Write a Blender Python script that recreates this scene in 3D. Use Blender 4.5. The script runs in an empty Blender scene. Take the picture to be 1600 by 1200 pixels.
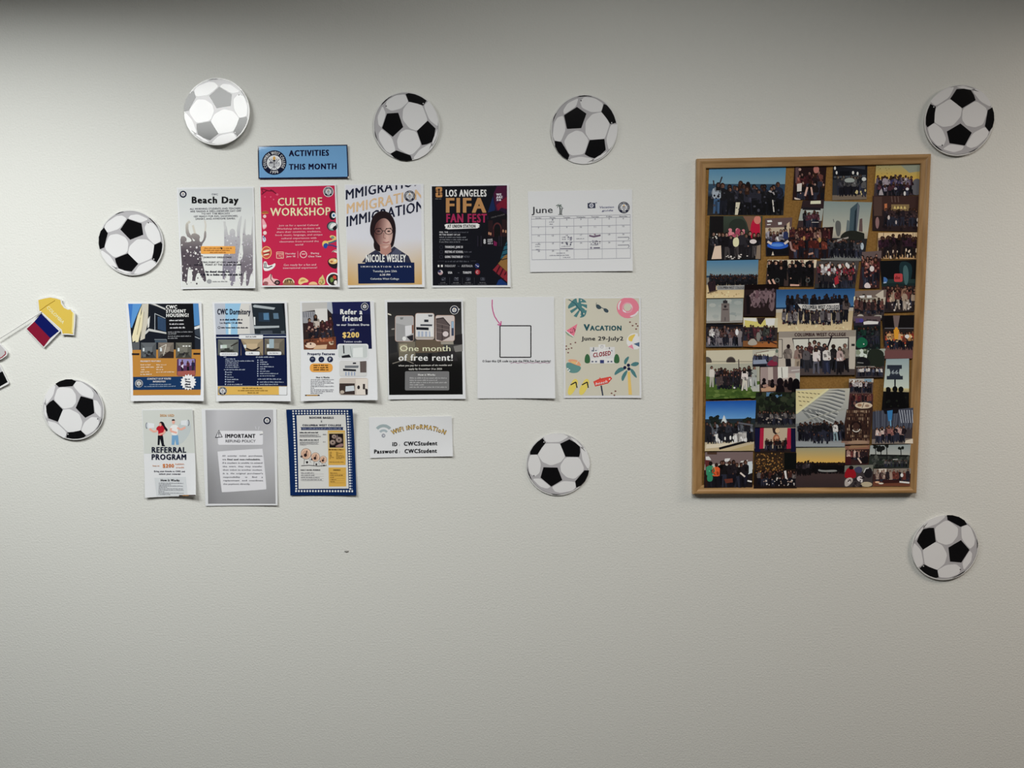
import bpy, math, random
from mathutils import Vector, Matrix, geometry
from math import pi, sin, cos, radians as R

SC = bpy.context.scene
COL = SC.collection
VL = bpy.context.view_layer

# ------------------------------------------------------------------ camera
F, PITCH, DIST, CAMZ = 1202.0, R(5.8), 2.20, 1.67
cam_data = bpy.data.cameras.new('camera')
cam_data.sensor_width = 36.0
cam_data.lens = F * 36.0 / 1600.0
cam = bpy.data.objects.new('camera', cam_data)
COL.objects.link(cam)
cam.location = (0, -DIST, CAMZ)
cam.rotation_euler = (pi / 2 - PITCH, 0, 0)
SC.camera = cam

# ------------------------------------------------------------------ world, exposure
SC.view_settings.view_transform = 'Standard'
SC.view_settings.look = 'None'
SC.view_settings.gamma = 1.0
SC.view_settings.use_curve_mapping = False
SC.view_settings.exposure = 0.0
world = bpy.data.worlds.new('world')
SC.world = world
world.use_nodes = True
world.node_tree.nodes['Background'].inputs[0].default_value = (0.5, 0.5, 0.5, 1)
world.node_tree.nodes['Background'].inputs[1].default_value = 0.05

# ------------------------------------------------------------------ ceiling lamps (light only; their housings are built with the ceiling)
CEIL = 2.75
LAMPS = [  # x, y, size x, size y, watts, colour, spread (louvred panels let little light out sideways)
    (-1.58, -1.18, 1.20, 0.60, 41.5, (0.985, 1.0, 0.975), 158),
    (0.26, -1.56, 1.20, 0.60, 34.0, (1.0, 0.99, 0.945), 180),
    (2.74, -0.93, 1.20, 0.60, 36.5, (1.0, 0.875, 0.76), 163),
]
for (lx, ly, sx, sy, w, c, sp) in LAMPS:
    ld = bpy.data.lights.new('panel_lamp', 'AREA')
    ld.shape = 'RECTANGLE'; ld.size = sx; ld.size_y = sy
    ld.energy = w; ld.color = c; ld.spread = R(sp)
    lo = bpy.data.objects.new('panel_lamp', ld)
    COL.objects.link(lo)
    lo.location = (lx, ly, CEIL - 0.02)

# ------------------------------------------------------------------ materials
def new_mat(name):
    m = bpy.data.materials.new(name); m.use_nodes = True
    nt = m.node_tree
    return m, nt, nt.nodes['Principled BSDF']

def plain(name, rgb, rough=0.6, spec=0.3, metal=0.0):
    m, nt, b = new_mat(name)
    b.inputs['Base Color'].default_value = (*rgb, 1)
    b.inputs['Roughness'].default_value = rough
    b.inputs['Specular IOR Level'].default_value = spec
    b.inputs['Metallic'].default_value = metal
    return m

def ink_mat(name, rough, spec):
    """printed surface: the colour of each printed shape comes from the mesh attribute 'ink'"""
    m, nt, b = new_mat(name)
    a = nt.nodes.new('ShaderNodeVertexColor'); a.layer_name = 'ink'
    nt.links.new(a.outputs['Color'], b.inputs['Base Color'])
    b.inputs['Roughness'].default_value = rough
    b.inputs['Specular IOR Level'].default_value = spec
    return m

def paint_wall(name, rgb, rough=0.6, bump=0.42):
    m, nt, b = new_mat(name)
    tc = nt.nodes.new('ShaderNodeTexCoord')
    n1 = nt.nodes.new('ShaderNodeTexNoise'); n1.inputs['Scale'].default_value = 190; n1.inputs['Detail'].default_value = 4
    n2 = nt.nodes.new('ShaderNodeTexNoise'); n2.inputs['Scale'].default_value = 1.3; n2.inputs['Detail'].default_value = 2
    nt.links.new(tc.outputs['Object'], n1.inputs['Vector'])
    nt.links.new(tc.outputs['Object'], n2.inputs['Vector'])
    mix = nt.nodes.new('ShaderNodeMix'); mix.data_type = 'RGBA'
    mix.inputs['A'].default_value = (*[c * 0.985 for c in rgb], 1)
    mix.inputs['B'].default_value = (*[min(1, c * 1.015) for c in rgb], 1)
    nt.links.new(n2.outputs['Fac'], mix.inputs['Factor'])
    nt.links.new(mix.outputs['Result'], b.inputs['Base Color'])
    bp = nt.nodes.new('ShaderNodeBump'); bp.inputs['Strength'].default_value = bump; bp.inputs['Distance'].default_value = 0.002
    nt.links.new(n1.outputs['Fac'], bp.inputs['Height'])
    nt.links.new(bp.outputs['Normal'], b.inputs['Normal'])
    b.inputs['Roughness'].default_value = rough
    b.inputs['Specular IOR Level'].default_value = 0.25
    return m

def wood(name, c1, c2, scale):
    m, nt, b = new_mat(name)
    tc = nt.nodes.new('ShaderNodeTexCoord')
    mp = nt.nodes.new('ShaderNodeMapping'); mp.inputs['Scale'].default_value = scale
    n = nt.nodes.new('ShaderNodeTexNoise'); n.inputs['Scale'].default_value = 1.0; n.inputs['Detail'].default_value = 6
    r = nt.nodes.new('ShaderNodeValToRGB')
    r.color_ramp.elements[0].position = 0.35; r.color_ramp.elements[0].color = (*c1, 1)
    r.color_ramp.elements[1].position = 0.68; r.color_ramp.elements[1].color = (*c2, 1)
    nt.links.new(tc.outputs['Object'], mp.inputs['Vector'])
    nt.links.new(mp.outputs['Vector'], n.inputs['Vector'])
    nt.links.new(n.outputs['Fac'], r.inputs['Fac'])
    nt.links.new(r.outputs['Color'], b.inputs['Base Color'])
    b.inputs['Roughness'].default_value = 0.42
    b.inputs['Specular IOR Level'].default_value = 0.4
    return m

def cork(name):
    m, nt, b = new_mat(name)
    tc = nt.nodes.new('ShaderNodeTexCoord')
    n = nt.nodes.new('ShaderNodeTexNoise'); n.inputs['Scale'].default_value = 180; n.inputs['Detail'].default_value = 5
    r = nt.nodes.new('ShaderNodeValToRGB')
    r.color_ramp.elements[0].position = 0.35; r.color_ramp.elements[0].color = (0.25, 0.13, 0.035, 1)
    r.color_ramp.elements[1].position = 0.65; r.color_ramp.elements[1].color = (0.32, 0.175, 0.05, 1)
    nt.links.new(tc.outputs['Object'], n.inputs['Vector'])
    nt.links.new(n.outputs['Fac'], r.inputs['Fac'])
    nt.links.new(r.outputs['Color'], b.inputs['Base Color'])
    bp = nt.nodes.new('ShaderNodeBump'); bp.inputs['Strength'].default_value = 0.4; bp.inputs['Distance'].default_value = 0.001
    nt.links.new(n.outputs['Fac'], bp.inputs['Height'])
    nt.links.new(bp.outputs['Normal'], b.inputs['Normal'])
    b.inputs['Roughness'].default_value = 0.9
    b.inputs['Specular IOR Level'].default_value = 0.15
    return m

M_PAPER = ink_mat('printed_paper', 0.6, 0.1)
M_SATIN = ink_mat('printed_photo', 0.4, 0.12)
M_GLOSS = ink_mat('laminated_print', 0.13, 0.42)
M_WALL = paint_wall('off_white_wall_paint', (0.80, 0.805, 0.77))
M_SIDE = paint_wall('side_wall_paint', (0.13, 0.13, 0.125))
M_CEIL = paint_wall('ceiling_paint', (0.33, 0.33, 0.32), 0.9, 0.1)
M_FLOOR = paint_wall('floor_carpet', (0.08, 0.075, 0.07), 0.95, 0.4)

# ------------------------------------------------------------------ object helpers
def empty(name, loc):
    o = bpy.data.objects.new(name, None); COL.objects.link(o)
    o.empty_display_size = 0.05
    o.location = loc
    return o

def tag(o, label=None, cat=None, group=None, kind=None):
    if label: o['label'] = label
    if cat: o['category'] = cat
    if group: o['group'] = group
    if kind: o['kind'] = kind
    return o

def mesh_obj(name, verts, faces, mat, parent=None, loc=(0, 0, 0), cols=None, smooth=False):
    me = bpy.data.meshes.new(name)
    me.from_pydata(verts, [], faces)
    if cols is not None:
        at = me.color_attributes.new('ink', 'FLOAT_COLOR', 'CORNER')
        flat = []
        for f in cols:
            for c in f:
                flat.extend((c[0], c[1], c[2], 1.0))
        at.data.foreach_set('color', flat)
    if smooth:
        me.polygons.foreach_set('use_smooth', [True] * len(me.polygons))
    me.materials.append(mat)
    me.update()
    o = bpy.data.objects.new(name, me); COL.objects.link(o)
    if parent is not None: o.parent = parent
    o.location = loc
    return o

def box_obj(name, lo, hi, mat, parent=None, loc=(0, 0, 0)):
    x0, y0, z0 = lo; x1, y1, z1 = hi
    v = [(x0,y0,z0),(x1,y0,z0),(x1,y1,z0),(x0,y1,z0),(x0,y0,z1),(x1,y0,z1),(x1,y1,z1),(x0,y1,z1)]
    f = [(0,3,2,1),(4,5,6,7),(0,1,5,4),(1,2,6,5),(2,3,7,6),(3,0,4,7)]
    return mesh_obj(name, v, f, mat, parent, loc)

def on_wall(px, py, depth=0.0):
    """point of the plane `depth` in front of the back wall that a position measured on the photo stands for"""
    dx = (px - 800.0) / F; dy = (600.0 - py) / F
    cp, sp = cos(PITCH), sin(PITCH)
    vy = cp + dy * sp; vz = -sp + dy * cp
    t = (DIST - depth) / vy
    return (dx * t, CAMZ + vz * t)

# ------------------------------------------------------------------ setting
def struct(o):
    o['kind'] = 'structure'; return o
struct(box_obj('wall_back', (-4.2, 0, 0), (4.2, 0.12, CEIL), M_WALL))
struct(box_obj('wall_left', (-4.32, -6.0, 0), (-4.2, 0.12, CEIL), M_SIDE))
struct(box_obj('wall_right', (4.2, -6.0, 0), (4.32, 0.12, CEIL), M_SIDE))
struct(box_obj('wall_front', (-4.32, -6.12, 0), (4.32, -6.0, CEIL), M_SIDE))
struct(box_obj('floor', (-4.32, -6.12, -0.1), (4.32, 0.12, 0), M_FLOOR))
struct(box_obj('ceiling', (-4.32, -6.12, CEIL + 0.05), (4.32, 0.12, CEIL + 0.15), M_CEIL))
M_FIX = plain('lamp_housing', (0.7, 0.7, 0.7), 0.5)
for i, (lx, ly, sx, sy, w, c, sp) in enumerate(LAMPS):
    t = tag(empty('ceiling_light', (lx, ly, CEIL)),
            ['white ceiling panel light above the left half of the wall', 'white ceiling panel light above the middle of the wall', 'white ceiling panel light above the far right of the wall'][i],
            'ceiling light', 'ceiling panel lights')
    hx, hy = sx / 2 + 0.03, sy / 2 + 0.03
    box_obj('diffuser', (-hx + 0.03, -hy + 0.03, 0.0), (hx - 0.03, hy - 0.03, 0.006), M_FIX, t)
    for (a, b) in (((-hx, -hy), (hx, -hy + 0.03)), ((-hx, hy - 0.03), (hx, hy)), ((-hx, -hy + 0.03), (-hx + 0.03, hy - 0.03)), ((hx - 0.03, -hy + 0.03), (hx, hy - 0.03))):
        box_obj('housing_rail', (a[0], a[1], -0.005), (b[0], b[1], 0.05), M_FIX, t)

# ------------------------------------------------------------------ lettering: glyph outlines of the built-in font
GLYPH = {}; RAW = {}
_tc = bpy.data.curves.new('glyph_source', 'FONT'); _to = bpy.data.objects.new('glyph_source', _tc); COL.objects.link(_to)
_tc.dimensions = '2D'; _tc.fill_mode = 'FRONT'; _tc.size = 1.0

def _mesh_of(body, off):
    _tc.body = body; _tc.offset = off
    VL.update()
    dg = bpy.context.evaluated_depsgraph_get()
    e = _to.evaluated_get(dg); me = e.to_mesh()
    v = [(p.co.x, p.co.y) for p in me.vertices]
    f = [tuple(p.vertices) for p in me.polygons]
    e.to_mesh_clear()
    return v, f
_tc.resolution_u = 2
_IMAX = max(p[0] for p in _mesh_of('I', 0)[0])
CAP = max(p[1] for p in _mesh_of('H', 0)[0])
# stroke weight: copies of a letter shifted within its own plane thicken the strokes
BOLD = {-1: [(0, 0)], 0: [(-.008, 0), (.008, 0)], 1: [(-.026, -.006), (.026, .006)], 2: [(-.046, -.018), (.046, -.018), (-.046, .018), (.046, .018), (0, 0)]}

def glyph(ch, w):
    k = (ch, w)
    if k not in GLYPH:
        if ch in RAW: v, f, adv = RAW[ch]
        else:
            v, f = ([], []) if ch == ' ' else _mesh_of(ch, 0)
            adv = max(p[0] for p in _mesh_of(ch + 'I', 0)[0]) - _IMAX
            RAW[ch] = (v, f, adv)
        V, Fc = [], []
        for dx, dy in BOLD[w]:
            n = len(V); V += [(p[0] + dx, p[1] + dy) for p in v]; Fc += [tuple(i + n for i in t) for t in f]   # each copy lies a hair above the last
        GLYPH[k] = (V, Fc, adv + (.01, .045, .09)[max(w, 0)])
    return GLYPH[k]

# ------------------------------------------------------------------ printed art
def lin(c):
    c /= 255.0
    return c / 12.92 if c <= 0.04045 else ((c + 0.055) / 1.055) ** 2.4

W = (0.83, 0.845, 0.875)          # plain white paper
STEP = 0.0001                   # thickness of one printed layer

class Art:
    """printed thing: shapes are given in the coordinates of a close-up of the photo (origin rx, ry, scale s)"""
    def __init__(self, rx, ry, s, corners, k=0.9, lift=(0, 0, 0, 0), base=0.0008, depth=0.0, mat=None, frame=None, slope=0.0):
        self.rx, self.ry, self.s, self.q = rx, ry, s, corners
        self.k, self.lift, self.base, self.depth = k, lift, base, depth
        self.mat = mat or M_PAPER
        self.frame = frame                      # (cx, cz, scale, angle): art laid out in the wall plane itself
        self.parts = {}; self.cur = None; self.name = None; self.tick = 0; self.z = 1; self.clip = None; self.slope = slope
        self.tilt = (0, 0)
        if frame: self.c0 = (frame[0], frame[1])
        else:
            xs = sum(p[0] for p in corners) / 4; ys = sum(p[1] for p in corners) / 4
            self.c0 = self.flat(xs, ys)
        self.origin = (self.c0[0], -depth, self.c0[1])
        self.bend = any(lift)
        self.big = 12 * s
        if corners and self.bend: self.big = min(self.big, (max(p[1] for p in corners) - min(p[1] for p in corners)) / 13)
    def flat(self, x, y):
        if self.frame:
            cx, cz, sc, an = self.frame
            return (cx + sc * (x * cos(an) - y * sin(an)), cz + sc * (x * sin(an) + y * cos(an)))
        return on_wall(self.rx + x / self.s, self.ry + y / self.s, self.depth)
    def h(self, x, y):
        if not self.bend: return self.base
        (tl, tr, br, bl) = self.q
        v = ((y - (tl[1] + tr[1]) / 2) / ((bl[1] + br[1] - tl[1] - tr[1]) / 2)); v = min(1.05, max(-.05, v))
        xl = tl[0] + (bl[0] - tl[0]) * v; xr = tr[0] + (br[0] - tr[0]) * v
        u = (x - xl) / (xr - xl); u = min(1.05, max(-.05, u))
        a = max(0, 1 - u); b = max(0, u); c = max(0, 1 - v); d = max(0, v)
        L = self.lift
        return self.base + L[0] * a ** 2 * c ** 3 + L[1] * b ** 2 * c ** 3 + L[2] * a ** 2 * d ** 3 + L[3] * b ** 2 * d ** 3
    def P(self, x, y, z):
        X, Z = self.flat(x, y)
        dx, dz = X - self.c0[0], Z - self.c0[1]
        return (dx, -(self.h(x, y) + z * STEP + self.tilt[0] * dx + self.tilt[1] * dz), dz)
    def col(self, c):
        if isinstance(c[0], float): return c
        return tuple(min(0.9, max(0.004, lin(v) / self.k)) for v in c)
    def part(self, name, mat=None):
        self.name = name
        self.cur = self.parts.setdefault(name, [[], [], [], mat or self.mat])
        return self
    def new(self, name, mat=None):
        """one more part of the same name"""
        self.name = name; self.count = getattr(self, 'count', 0) + 1
        self.cur = self.parts.setdefault((name, self.count), [[], [], [], mat or self.mat])
        return self
    def _letters(self, big):
        keep = self.cur, self.name
        if self.name == 'lettering':
            if big: self.new('headline_lettering')
            else: self.part('small_lettering')
        return keep
    # --- low level
    def _clip(self, pts):
        x0, y0, x1, y1 = self.clip
        for ax, lim, sg in ((0, x0, 1), (0, x1, -1), (1, y0, 1), (1, y1, -1)):
            out = []
            for i in range(len(pts)):
                a, b = pts[i - 1], pts[i]
                ia, ib = sg * (a[ax] - lim) >= 0, sg * (b[ax] - lim) >= 0
                if ia != ib:
                    t = (lim - a[ax]) / (b[ax] - a[ax])
                    out.append((a[0] + t * (b[0] - a[0]), a[1] + t * (b[1] - a[1])))
                if ib: out.append(b)
            pts = out
            if len(pts) < 3: return []
        return pts
    def face(self, pts, c, z=None):
        if self.clip:
            pts = self._clip(list(pts))
            if len(pts) < 3: return
        z = self.z if z is None else z
        self.tick = (self.tick + 1) % 40
        z += self.tick * .02                    # no two printed shapes share one plane
        if self.bend or callable(c):
            big = self.big if self.bend else 1e9
            if callable(c): big = min(big, c.step if hasattr(c, 'step') else 60)
            if max(math.dist(pts[i - 1], pts[i]) for i in range(len(pts))) > big:
                for i in range(1, len(pts) - 1): self._split(pts[0], pts[i], pts[i + 1], c, z, big)
                return
        self._emit(pts, c, z)
    def _split(self, a, b, d, c, z, big):
        st = [(a, b, d)]
        while st:
            a, b, d = st.pop()
            e = [(math.dist(a, b), a, b, d), (math.dist(b, d), b, d, a), (math.dist(d, a), d, a, b)]
            L, p, q, r = max(e, key=lambda t: t[0])
            if L <= big: self._emit((a, b, d), c, z)
            else:
                m = ((p[0] + q[0]) / 2, (p[1] + q[1]) / 2)
                st.append((p, m, r)); st.append((m, q, r))
    def _emit(self, pts, c, z):
        V, Fc, Cc, _ = self.cur
        n = len(V)
        ar = sum(pts[i - 1][0] * pts[i][1] - pts[i][0] * pts[i - 1][1] for i in range(len(pts)))
        # keep every face looking out of the wall
        flip = (ar > 0) if not self.frame else (ar < 0)
        if flip: pts = pts[::-1]
        for p in pts: V.append((p[0], p[1], z))
        Fc.append(tuple(range(n, n + len(pts))))
        if callable(c): Cc.append([self.col(tuple(int(v + .5) for v in c(*p))) for p in pts])
        else:
            cc = self.col(c); Cc.append([cc] * len(pts))
    # --- shapes
    def poly(self, pts, c, z=None):
        pts = [(float(p[0]), float(p[1])) for p in pts]
        if len(pts) == 3: return self.face(pts, c, z)
        for t in geometry.tessellate_polygon([[Vector((p[0], p[1], 0)) for p in pts]]):
            self.face([pts[i] for i in t], c, z)
    def rect(self, x0, y0, x1, y1, c, c2=None, z=None):
        if c2 is not None:
            a, b = c, c2
            def g(x, y, a=a, b=b):
                t = (y - y0) / (y1 - y0); return tuple(a[i] + (b[i] - a[i]) * t for i in range(3))
            g.step = 1e9
            if self.bend: g.step = 90
            c = g
        self.face([(x0, y0), (x1, y0), (x1, y1), (x0, y1)], c, z)
    def quad(self, pts, c, z=None): self.face(pts, c, z)
    def ell(self, cx, cy, rx, ry, c, z=None, n=None, a0=0, a1=2 * pi, rot=0):
        n = n or (10 if max(rx, ry) < 12 else 20)
        full = abs(a1 - a0) > 6.28
        m = n if full else n + 1
        pts = []
        for i in range(m):
            t = a0 + (a1 - a0) * i / n
            x, y = rx * cos(t), ry * sin(t)
            pts.append((cx + x * cos(rot) - y * sin(rot), cy + x * sin(rot) + y * cos(rot)))
        self.face(pts, c, z)
    def ring(self, cx, cy, r0, r1, c, z=None, n=32, a0=0, a1=2 * pi, ky=1.0):
        for i in range(n):
            s, t = a0 + (a1 - a0) * i / n, a0 + (a1 - a0) * (i + 1) / n
            self.face([(cx + r0 * cos(s), cy + ky * r0 * sin(s)), (cx + r1 * cos(s), cy + ky * r1 * sin(s)), (cx + r1 * cos(t), cy + ky * r1 * sin(t)), (cx + r0 * cos(t), cy + ky * r0 * sin(t))], c, z)
    def rrect(self, x0, y0, x1, y1, r, c, z=None):
        pts = []
        for (cx, cy, a) in ((x1 - r, y0 + r, -pi / 2), (x1 - r, y1 - r, 0), (x0 + r, y1 - r, pi / 2), (x0 + r, y0 + r, pi)):
            for i in range(5): t = a + pi / 8 * i; pts.append((cx + r * cos(t), cy + r * sin(t)))
        self.face(pts, c, z)
    def line(self, pts, w, c, z=None):
        for i in range(len(pts) - 1):
            (ax, ay), (bx, by) = pts[i], pts[i + 1]
            d = math.hypot(bx - ax, by - ay) or 1
            nx, ny = -(by - ay) / d * w / 2, (bx - ax) / d * w / 2
            self.face([(ax + nx, ay + ny), (bx + nx, by + ny), (bx - nx, by - ny), (ax - nx, ay - ny)], c, z)
    def frame_line(self, x0, y0, x1, y1, w, c, z=None):
        self.line([(x0, y0), (x1, y0)], w, c, z); self.line([(x1, y0), (x1, y1)], w, c, z)
        self.line([(x1, y1), (x0, y1)], w, c, z); self.line([(x0, y1), (x0, y0)], w, c, z)
    def blob(self, pts, c, z=None, it=2, cut=.25):
        pts = [(float(a), float(b)) for a, b in pts]
        for _ in range(it):
            q = []
            for i in range(len(pts)):
                a, b = pts[i], pts[(i + 1) % len(pts)]
                q.append((a[0] + (b[0] - a[0]) * cut, a[1] + (b[1] - a[1]) * cut)); q.append((b[0] + (a[0] - b[0]) * cut, b[1] + (a[1] - b[1]) * cut))
            pts = q
        self.poly(pts, c, z)
    # --- lettering
    def text(self, s, x0, yt, x1, yb, c, w=0, z=None, slope=None, it=0.0, spread=0.0):
        """cap-height box: top yt, baseline yb; stretched from x0 to x1 (x1 None: natural width)"""
        slope = self.slope if slope is None else slope
        z = self.z + 4 if z is None else z
        keep = self._letters((yb - yt) / self.s >= 4.2)
        pen = 0.0; lay = []
        for ch in s:
            v, f, adv = glyph(ch, w); lay.append((pen, v, f)); pen += adv + spread
        xs = [o + p[0] for o, v, f in lay for p in v]
        if not xs: return
        mn, mx = min(xs), max(xs)
        sy = (yb - yt) / CAP; sx = sy if x1 is None else (x1 - x0) / (mx - mn)
        xc = x0 if x1 is None else (x0 + x1) / 2
        for o, v, f in lay:
            pts = []
            for p in v:
                x = x0 + (o + p[0] - mn) * sx + it * p[1] * sy; y = yb - p[1] * sy
                pts.append((x, y + slope * (x - xc)))
            for t in f: self.face([pts[i] for i in t], c, z)
        self.cur, self.name = keep
    def ctext(self, s, cx, yt, yb, c, w=0, z=None, kx=1.0):
        pen = 0.0
        for ch in s: pen += glyph(ch, w)[2]
        hw = pen * (yb - yt) / CAP * kx / 2
        self.text(s, cx - hw, yt, cx + hw, yb, c, w, z)
    def arc_text(self, s, cx, cy, r, hgt, c, a_mid, a_span, w=0, z=None, flip=False):
        z = self.z + 4 if z is None else z
        adv = [glyph(ch, w)[2] for ch in s]; tot = sum(adv); pen = 0
        sc = hgt / CAP
        for ch, ad in zip(s, adv):
            v, f, _ = glyph(ch, w)
            t = (pen + ad / 2) / tot - 0.5; pen += ad
            an = a_mid + (t * a_span if not flip else -t * a_span)
            kx = abs(a_span) * r / (tot)      # fit to arc
            for tri in f:
                pts = []
                for i in tri:
                    lx = (v[i][0] - ad / 2) * kx; ly = v[i][1] * sc
                    rr = r + ly if not flip else r + hgt - ly
                    ang = an + (lx / (r + hgt / 2) if not flip else -lx / (r + hgt / 2))
                    pts.append((cx + rr * cos(ang), cy + rr * sin(ang)))
                self.face(pts, c, z)
    def greek(self, x0, y, x1, hgt, c, seed=1, z=None, fill=0.62, slope=None):
        """a line of writing too small to read: word-long rows of letter-sized marks"""
        rnd = random.Random(seed * 77 + int(x0 + y)); x = x0
        slope = self.slope if slope is None else slope
        z = self.z + 4 if z is None else z
        xc = (x0 + x1) / 2
        keep = self._letters(False)
        while x < x1 - hgt:
            for _ in range(rnd.randint(2, 8)):
                if x > x1 - hgt * .5: break
                hh = hgt * (1.0 if rnd.random() < .3 else .7); wd = hgt * rnd.uniform(.35, .6)
                ym = y + slope * (x - xc)
                self.face([(x, ym - hh), (x + wd * fill, ym - hh), (x + wd * fill, ym), (x, ym)], c, z)
                x += wd
            x += hgt * .5
        self.cur, self.name = keep
    def specks(self, x0, y0, x1, y1, n, r0, r1, cols, seed=1, z=None, asp=1.0):
        rnd = random.Random(seed)
        for _ in range(n):
            r = rnd.uniform(r0, r1)
            self.ell(rnd.uniform(x0, x1), rnd.uniform(y0, y1), r, r * asp * rnd.uniform(.7, 1.3), rnd.choice(cols), z, n=7)
    # --- people in small group pictures
    def person(self, x, y, hgt, top, skin=(150, 110, 90), hair=(25, 18, 18), legs=(25, 25, 32), arm=0, z=None, sit=False, rnd=None):
        z = self.z if z is None else z
        rnd = rnd or random.Random(int(x * 7 + y * 3))
        hr = hgt * .062; w = hgt * .13; j = lambda k: rnd.uniform(-k, k) * hgt
        sh = y - hgt * .80; hip = y - hgt * .47
        if sit: hip = y - hgt * .25
        hx = x + j(.05); fx = x + j(.04); sp = hgt * rnd.uniform(.0, .05)
        dim = lambda c, k: tuple(int(max(0, min(255, v * k))) for v in c)
        self.poly([(x - w * .72, hip - hgt * .05), (x + w * .72, hip - hgt * .05), (fx + w * .62 + sp, y), (fx + w * .15 + sp, y), (x, hip + hgt * .1), (fx - w * .15 - sp, y), (fx - w * .62 - sp, y)], legs, z)
        self.poly([(hx - w * .4, sh - hgt * .03), (hx + w * .4, sh - hgt * .03), (x + w * .95 + j(.02), sh + hgt * .03), (x + w * 1.05 + j(.03), hip - hgt * .03), (x + w * .7, hip), (x - w * .7, hip), (x - w * 1.05 + j(.03), hip - hgt * .03), (x - w * .95 + j(.02), sh + hgt * .03)], top, z)
        # folds, hands and bags
        for _ in range(3):
            px, py = x + j(.11), sh + (hip - sh) * rnd.uniform(.1, .95); q = hgt * rnd.uniform(.03, .07)
            self.poly([(px - q, py - q * rnd.uniform(.6, 1.6)), (px + q * .4, py - q), (px + q, py + q * rnd.uniform(.4, 1.8)), (px - q * .5, py + q)], dim(top, rnd.choice((.55, .7, 1.25, 1.5))), z + .15)
        if rnd.random() < .5: self.ell(x + j(.1), hip + j(.06), hr * .45, hr * .5, dim(skin, .85), z + .2, n=6)
        self.poly([(x + j(.05) - w * .3, hip + hgt * .1), (x + j(.05) + w * .25, hip + hgt * .06), (fx + w * .3, y - hgt * .05), (fx - w * .1, y - hgt * .08)], dim(legs, rnd.choice((.5, .7, 1.4))), z + .15)
        self.ell(hx, y - hgt * .90, hr * 1.12 * rnd.uniform(.9, 1.15), hr * 1.32, hair, z + .2, n=9)
        if rnd.random() < .35: self.poly([(hx - hr * 1.15, y - hgt * .9), (hx + hr * 1.15, y - hgt * .9), (hx + hr * 1.2, sh + hgt * .08), (hx - hr * 1.2, sh + hgt * .08)], hair, z + .1)
        self.ell(hx + j(.012), y - hgt * .88, hr * .72, hr * .95, dim(skin, rnd.uniform(.72, 1.0)), z + .4, n=8)
        self.ell(hx - hr * .35, y - hgt * .87, hr * .4, hr * .75, dim(skin, .6), z + .5, n=6)
        if arm:
            sx = 1 if arm > 0 else -1
            self.line([(x + sx * w * .8, sh + hgt * .05), (x + sx * w * rnd.uniform(1.3, 1.9), y - hgt * rnd.uniform(.92, 1.06))], hgt * .05, skin if abs(arm) == 1 else top, z)
        elif rnd.random() < .4:
            sx = rnd.choice((-1, 1)); self.line([(x + sx * w * .9, sh + hgt * .06), (x + sx * w * 1.2, (sh + hip) / 2), (x + sx * w * .3, hip - hgt * .05)], hgt * .045, dim(top, .75), z + .2)
    def crowd(self, x0, x1, y, hgt, n, tops, seed, z=None, skins=((150, 110, 90), (120, 84, 68), (170, 130, 108)), hairs=((22, 16, 16), (45, 28, 20)), legs=((22, 22, 30), (40, 42, 55)), arms=.1, jit=.06, vary=.08, sit=False):
        rnd = random.Random(seed); z = self.z if z is None else z
        order = list(range(n)); rnd.shuffle(order)
        for k, i in enumerate(order):
            x = x0 + (x1 - x0) * (i + .5) / n + rnd.uniform(-.3, .3) * (x1 - x0) / n
            hh = hgt * (1 + rnd.uniform(-vary, vary))
            a = 0
            if rnd.random() < arms: a = rnd.choice((-1, 1, -2, 2))
            self.person(x, y + rnd.uniform(-jit, jit) * hgt, hh, rnd.choice(tops), rnd.choice(skins), rnd.choice(hairs), rnd.choice(legs), a, z + .8 * k / n, sit, rnd)
    # --- the sheet itself
    def sheet(self, name='paper_sheet', c=W, nx=12, ny=17, th=0.00022, mat=None):
        tl, tr, br, bl = self.q
        V, Fc = [], []
        for k in (0, 1):
            for j in range(ny + 1):
                for i in range(nx + 1):
                    u, v = i / nx, j / ny
                    x = (tl[0] * (1 - u) + tr[0] * u) * (1 - v) + (bl[0] * (1 - u) + br[0] * u) * v
                    y = (tl[1] * (1 - u) + tr[1] * u) * (1 - v) + (bl[1] * (1 - u) + br[1] * u) * v
                    p = self.P(x, y, 0)
                    V.append((p[0], p[1] + k * th, p[2]))
        m = (nx + 1) * (ny + 1); w = nx + 1
        for j in range(ny):
            for i in range(nx):
                a = j * w + i
                Fc.append((a, a + w, a + w + 1, a + 1)); Fc.append((m + a, m + a + 1, m + a + w + 1, m + a + w))
        rim = [i for i in range(nx + 1)] + [j * w + nx for j in range(1, ny + 1)] + [ny * w + i for i in range(nx - 1, -1, -1)] + [j * w for j in range(ny - 1, 0, -1)]
        for i in range(len(rim)):
            a, b = rim[i], rim[(i + 1) % len(rim)]
            Fc.append((a, b, m + b, m + a))
        self._sheet = (name, V, Fc, self.col(c), mat or self.mat)
    def _data(self, key):
        V, Fc, Cc, mat = self.parts[key]
        return [self.P(*p) for p in V], Fc, Cc, mat
    def build(self, name, label, cat, group=None, single=False):
        """root Empty > sheet + printed parts, or everything in one mesh"""
        if single:
            V, Fc, Cc = [], [], []
            if hasattr(self, '_sheet'):
                _, v, f, c, _m = self._sheet; V += v; Fc += f; Cc += [[c] * len(t) for t in f]
            for key in self.parts:
                v, f, c, _m = self._data(key); n = len(V); V += v; Fc += [tuple(i + n for i in t) for t in f]; Cc += c
            return tag(mesh_obj(name, V, Fc, self.mat, None, self.origin, Cc), label, cat, group)
        root = tag(empty(name, self.origin), label, cat, group)
        if hasattr(self, '_sheet'):
            nm, v, f, c, m = self._sheet
            mesh_obj(nm, v, f, m, root, (0, 0, 0), [[c] * len(t) for t in f], smooth=False)
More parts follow.
